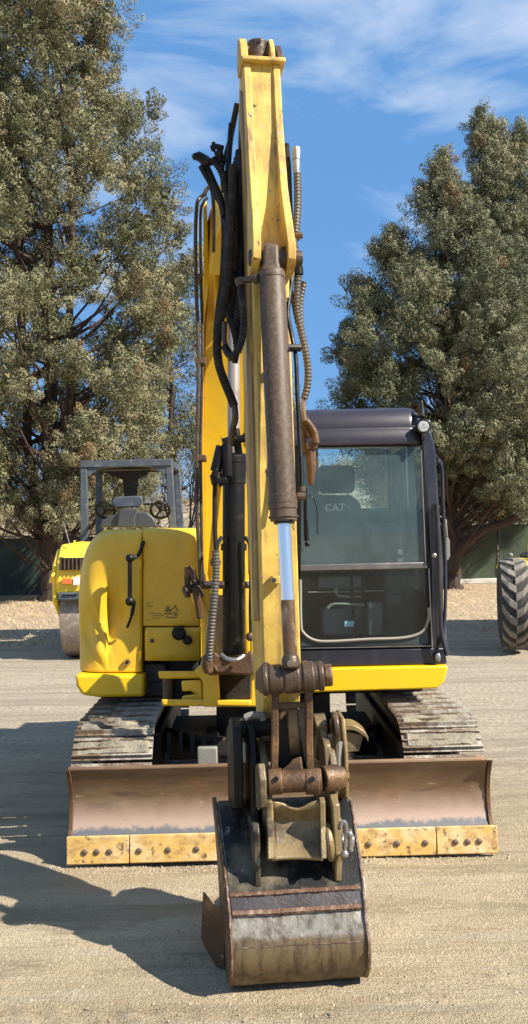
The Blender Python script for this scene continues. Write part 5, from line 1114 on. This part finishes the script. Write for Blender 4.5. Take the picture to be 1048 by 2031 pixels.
    Va = np.concatenate(Vs); T_ = np.arange(len(Va)).reshape(-1, 3)
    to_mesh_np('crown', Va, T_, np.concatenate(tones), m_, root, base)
    return root
def cone_prof(R0, w0=.55, pk=.22, top=.04): return [(0, R0*w0), (pk, R0), (.5, R0*.80), (.75, R0*.50), (.92, R0*.24), (1, R0*top)]
tl_ = P(118, 1180, 25.2)
juniper('juniper_tree', -6.05, 24.6, 21.5, [(0,2.6),(.12,3.7),(.33,4.4),(.45,4.0),(.55,3.5),(.70,2.8),(.76,1.9),(.88,1.5),(1,.2)], 11, 'giant juniper on the left, towering past the top of the picture behind the roller', M['leaf'], nlobe=560, tuft=7, leaf=230, forks=3, trunk_r=.34, z0=2.5)
juniper('juniper_tree', -9.6, 27.5, 19, [(0,2.4),(.2,3.6),(.5,3.2),(.75,2.4),(1,.3)], 12, 'juniper at the left picture edge behind the giant one', M['leaf'], nlobe=240, tuft=7, leaf=110, forks=2, lsize=1.15, z0=3.2)
juniper('juniper_tree', -3.0, 28.6, 10.8, [(0,1.1),(.25,1.5),(.5,1.45),(.75,1.2),(1,.3)], 13, 'thin half bare juniper rising between the roller canopy and the boom', M['leaf'], nlobe=110, tuft=6, leaf=120, forks=2, trunk_r=.2, z0=4.0)
juniper('juniper_tree', .9, 44, 10.2, cone_prof(2.2, .7), 14, 'small far juniper peeping out between the hoses and the cab roof', M['leafb'], nlobe=120, tuft=9, leaf=55, lsize=1.5, z0=2)
juniper('juniper_tree', 5.65, 26.2, 13.0, [(0,2.5),(.28,3.5),(.5,3.5),(.60,2.8),(.70,2.0),(.83,1.1),(.93,.45),(1,.08)], 15, 'broad juniper right of the cab with a thick dark leaning branch near the ground', M['leafb'], nlobe=440, tuft=7, leaf=230, forks=2, trunk_r=.27, z0=2.7, tops=((0,0,1),(0,0,1),(-1.7,0,.82),(.3,.2,.95)))
juniper('juniper_tree', 8.3, 29.5, 16.0, [(0,2.2),(.15,3.1),(.4,2.6),(.6,1.75),(.8,.9),(.93,.4),(1,.08)], 16, 'tallest juniper of the right side with a pointed top above the others', M['leafb'], nlobe=400, tuft=7, leaf=200, forks=2, lsize=1.08, trunk_r=.3, tops=((-.6,0,1),(.0,0,.985),(.85,.2,.965)))
# big leaning branch of the right tree, part of its trunk
rt = [o for o in sc.objects if o.name.startswith('juniper_tree') and abs(o.location.x-5.65) < .01][0]
lb = MB(); lb.tube(spline([P(893,1135,26.2), P(908,1096,26.1), P(935,1068,25.8), P(965,1048,25.6), P(1000,1038,25.3), P(1030,1022,25)], 5), [.20*(1-.022*i) for i in range(26)], 8)
lb.tube(spline([P(960,1050,25.6), P(952,1030,25.6), P(940,1015,25.5), P(934,1005,25.5)], 4), .05, 6); lb.tube(spline([P(985,1045,25.5), P(970,1030,25.5), P(980,1010,25.5), P(1010,1000,25.4)], 4), .05, 6); lb.build('low_branch', M['bark'], rt)
lt = [o for o in sc.objects if o.name.startswith('juniper_tree') and abs(o.location.x+6.05) < .01][0]
lb = MB(); lb.tube(spline([P(98,1070,24.6), P(85,1045,24.4), P(62,1020,24.3), P(40,1000,24.2), P(20,970,24)], 5), [.17*(1-.028*i) for i in range(21)], 8)
lb.tube(spline([P(115,1120,24.6), P(135,1020,24.4), P(160,930,24.3), P(185,840,24.3)], 5), [.2*(1-.045*i) for i in range(16)], 8); lb.tube(spline([P(112,1120,24.6), P(100,1000,24.5), P(92,900,24.5), P(85,780,24.5)], 5), [.22*(1-.045*i) for i in range(16)], 8); lb.build('low_branch', M['bark'], lt)
# bare deciduous brush
def bare(x, y, H, seed, label, n=5, name='bare_tree', spread=.5, r0=.07):
    rd = random.Random(seed); root = empty(name, (x, y, 0), label, 'tree'); mb = MB()
    def grow(p, d, l_, r_, lev):
        pts = [p]; q = p
        for k in range(3):
            d = (d + Vector((rd.uniform(-.22,.22), rd.uniform(-.22,.22), rd.uniform(-.04,.16)))).normalized(); q = q + d*l_/3; pts.append(q)
        mb.tube(pts, [r_, r_*.9, r_*.78, r_*.62], 4 if lev > 1 else 6, False)
        if lev < n:
            for k in range(rd.choice((2, 3, 3))):
                b_ = pts[rd.choice((2, 3, 3))]; a = rd.uniform(0, 6.28); s_ = spread*rd.uniform(.6, 1.3)
                grow(b_, (d + Vector((math.cos(a)*s_, math.sin(a)*s_, rd.uniform(-.05,.3)))).normalized(), l_*rd.uniform(.62, .85), r_*.6, lev+1)
    for k in range(3): grow(Vector((x + rd.uniform(-.2,.2), y, 0)), Vector((rd.uniform(-.3,.3), rd.uniform(-.3,.3), 1)).normalized(), H*.26, r0, 0)
    mb.build('branches', M['twig'], root); return root
bare(-2.9, 30.5, 7.0, 3, 'bare leafless tree showing sky between the roller canopy and the boom', n=6)
bare(-10.2, 31, 5.2, 4, 'bare leafless scrub tree beyond the dark fence at the left edge', n=5)
bare(-5.0, 33, 5.0, 5, 'bare leafless scrub tree seen through the roll frame of the roller', n=5)
bare(8.2, 35, 4.6, 6, 'bare leafless scrub tree behind the olive fence on the right', n=5)
# low evergreen scrub far behind the fence
rb_ = np.random.RandomState(4); Vs = []; tones = []
for i in range(620):
    cx_ = rb_.uniform(-40, 45); cy_ = rb_.uniform(44, 95); t = min(1, max(0, (cy_-46)/40)); cz_ = -.5 + t*t*(3-2*t)*(5.2 + 4.6*math.exp(-((cx_-18)/16.)**2)); K = 160; s = rb_.uniform(.5, 1.7)
    p = np.stack([cx_ + rb_.normal(0, s*.7, K), cy_ + rb_.normal(0, s*.7, K), cz_ + np.abs(rb_.normal(0, s*.7, K))], 1)[:, None, :]
    Vs.append((p + rb_.normal(0, .10, (K, 3, 3))).reshape(-1, 3)); tones.append(np.full(K, rb_.choice([.1, .5, .96])) + rb_.normal(0, .04, K))
Va = np.concatenate(Vs); M['scrub'] = leafmat('dry_scrub', (.13, .12, .07), (.34, .26, .16))
tag(to_mesh_np('dry_scrub', Va, np.arange(len(Va)).reshape(-1, 3), np.clip(np.concatenate(tones), 0, 1), M['scrub'], None, (0, 0, 0)), 'dry brown and olive scrub covering the hillside beyond the fence', 'scrub', kind='stuff')

# loose soil pushed up along the blade and round the bucket foot
rr = np.random.RandomState(21); vs = []; fs = []
base = [(1,0,0),(0,1,0),(-1,0,0),(0,-1,0),(0,0,1)]; bf = [(0,1,4),(1,2,4),(2,3,4),(3,0,4)]
for i in range(2100):
    if i < 1700: p = U(rr.uniform(-W/2-.1, W/2+.1), rr.normal(.0, .035), 0)
    else:
        a = rr.rand()*6.28; p = Vector((.11 + math.cos(a)*rr.uniform(.26,.36), 3.45 + math.sin(a)*rr.uniform(.22,.34), 0))
    s = (.003 + .012*rr.rand()**3)*(1 if i < 1700 else .7); z = gheight(p.x, p.y) - s*.15; o = len(vs)
    for q in base: k = rr.uniform(.65, 1.25); vs.append((p.x + q[0]*s*k, p.y + q[1]*s*k, z + q[2]*s*.8*k))
    fs += [tuple(o+t_ for t_ in f) for f in bf]
b = MB(); b.v = vs; b.f = fs; tag(b.build('loose_soil', M['clod'], smooth=False), 'crumbs of loose soil pushed up along the blade edge and around the bucket', 'soil', kind='stuff')
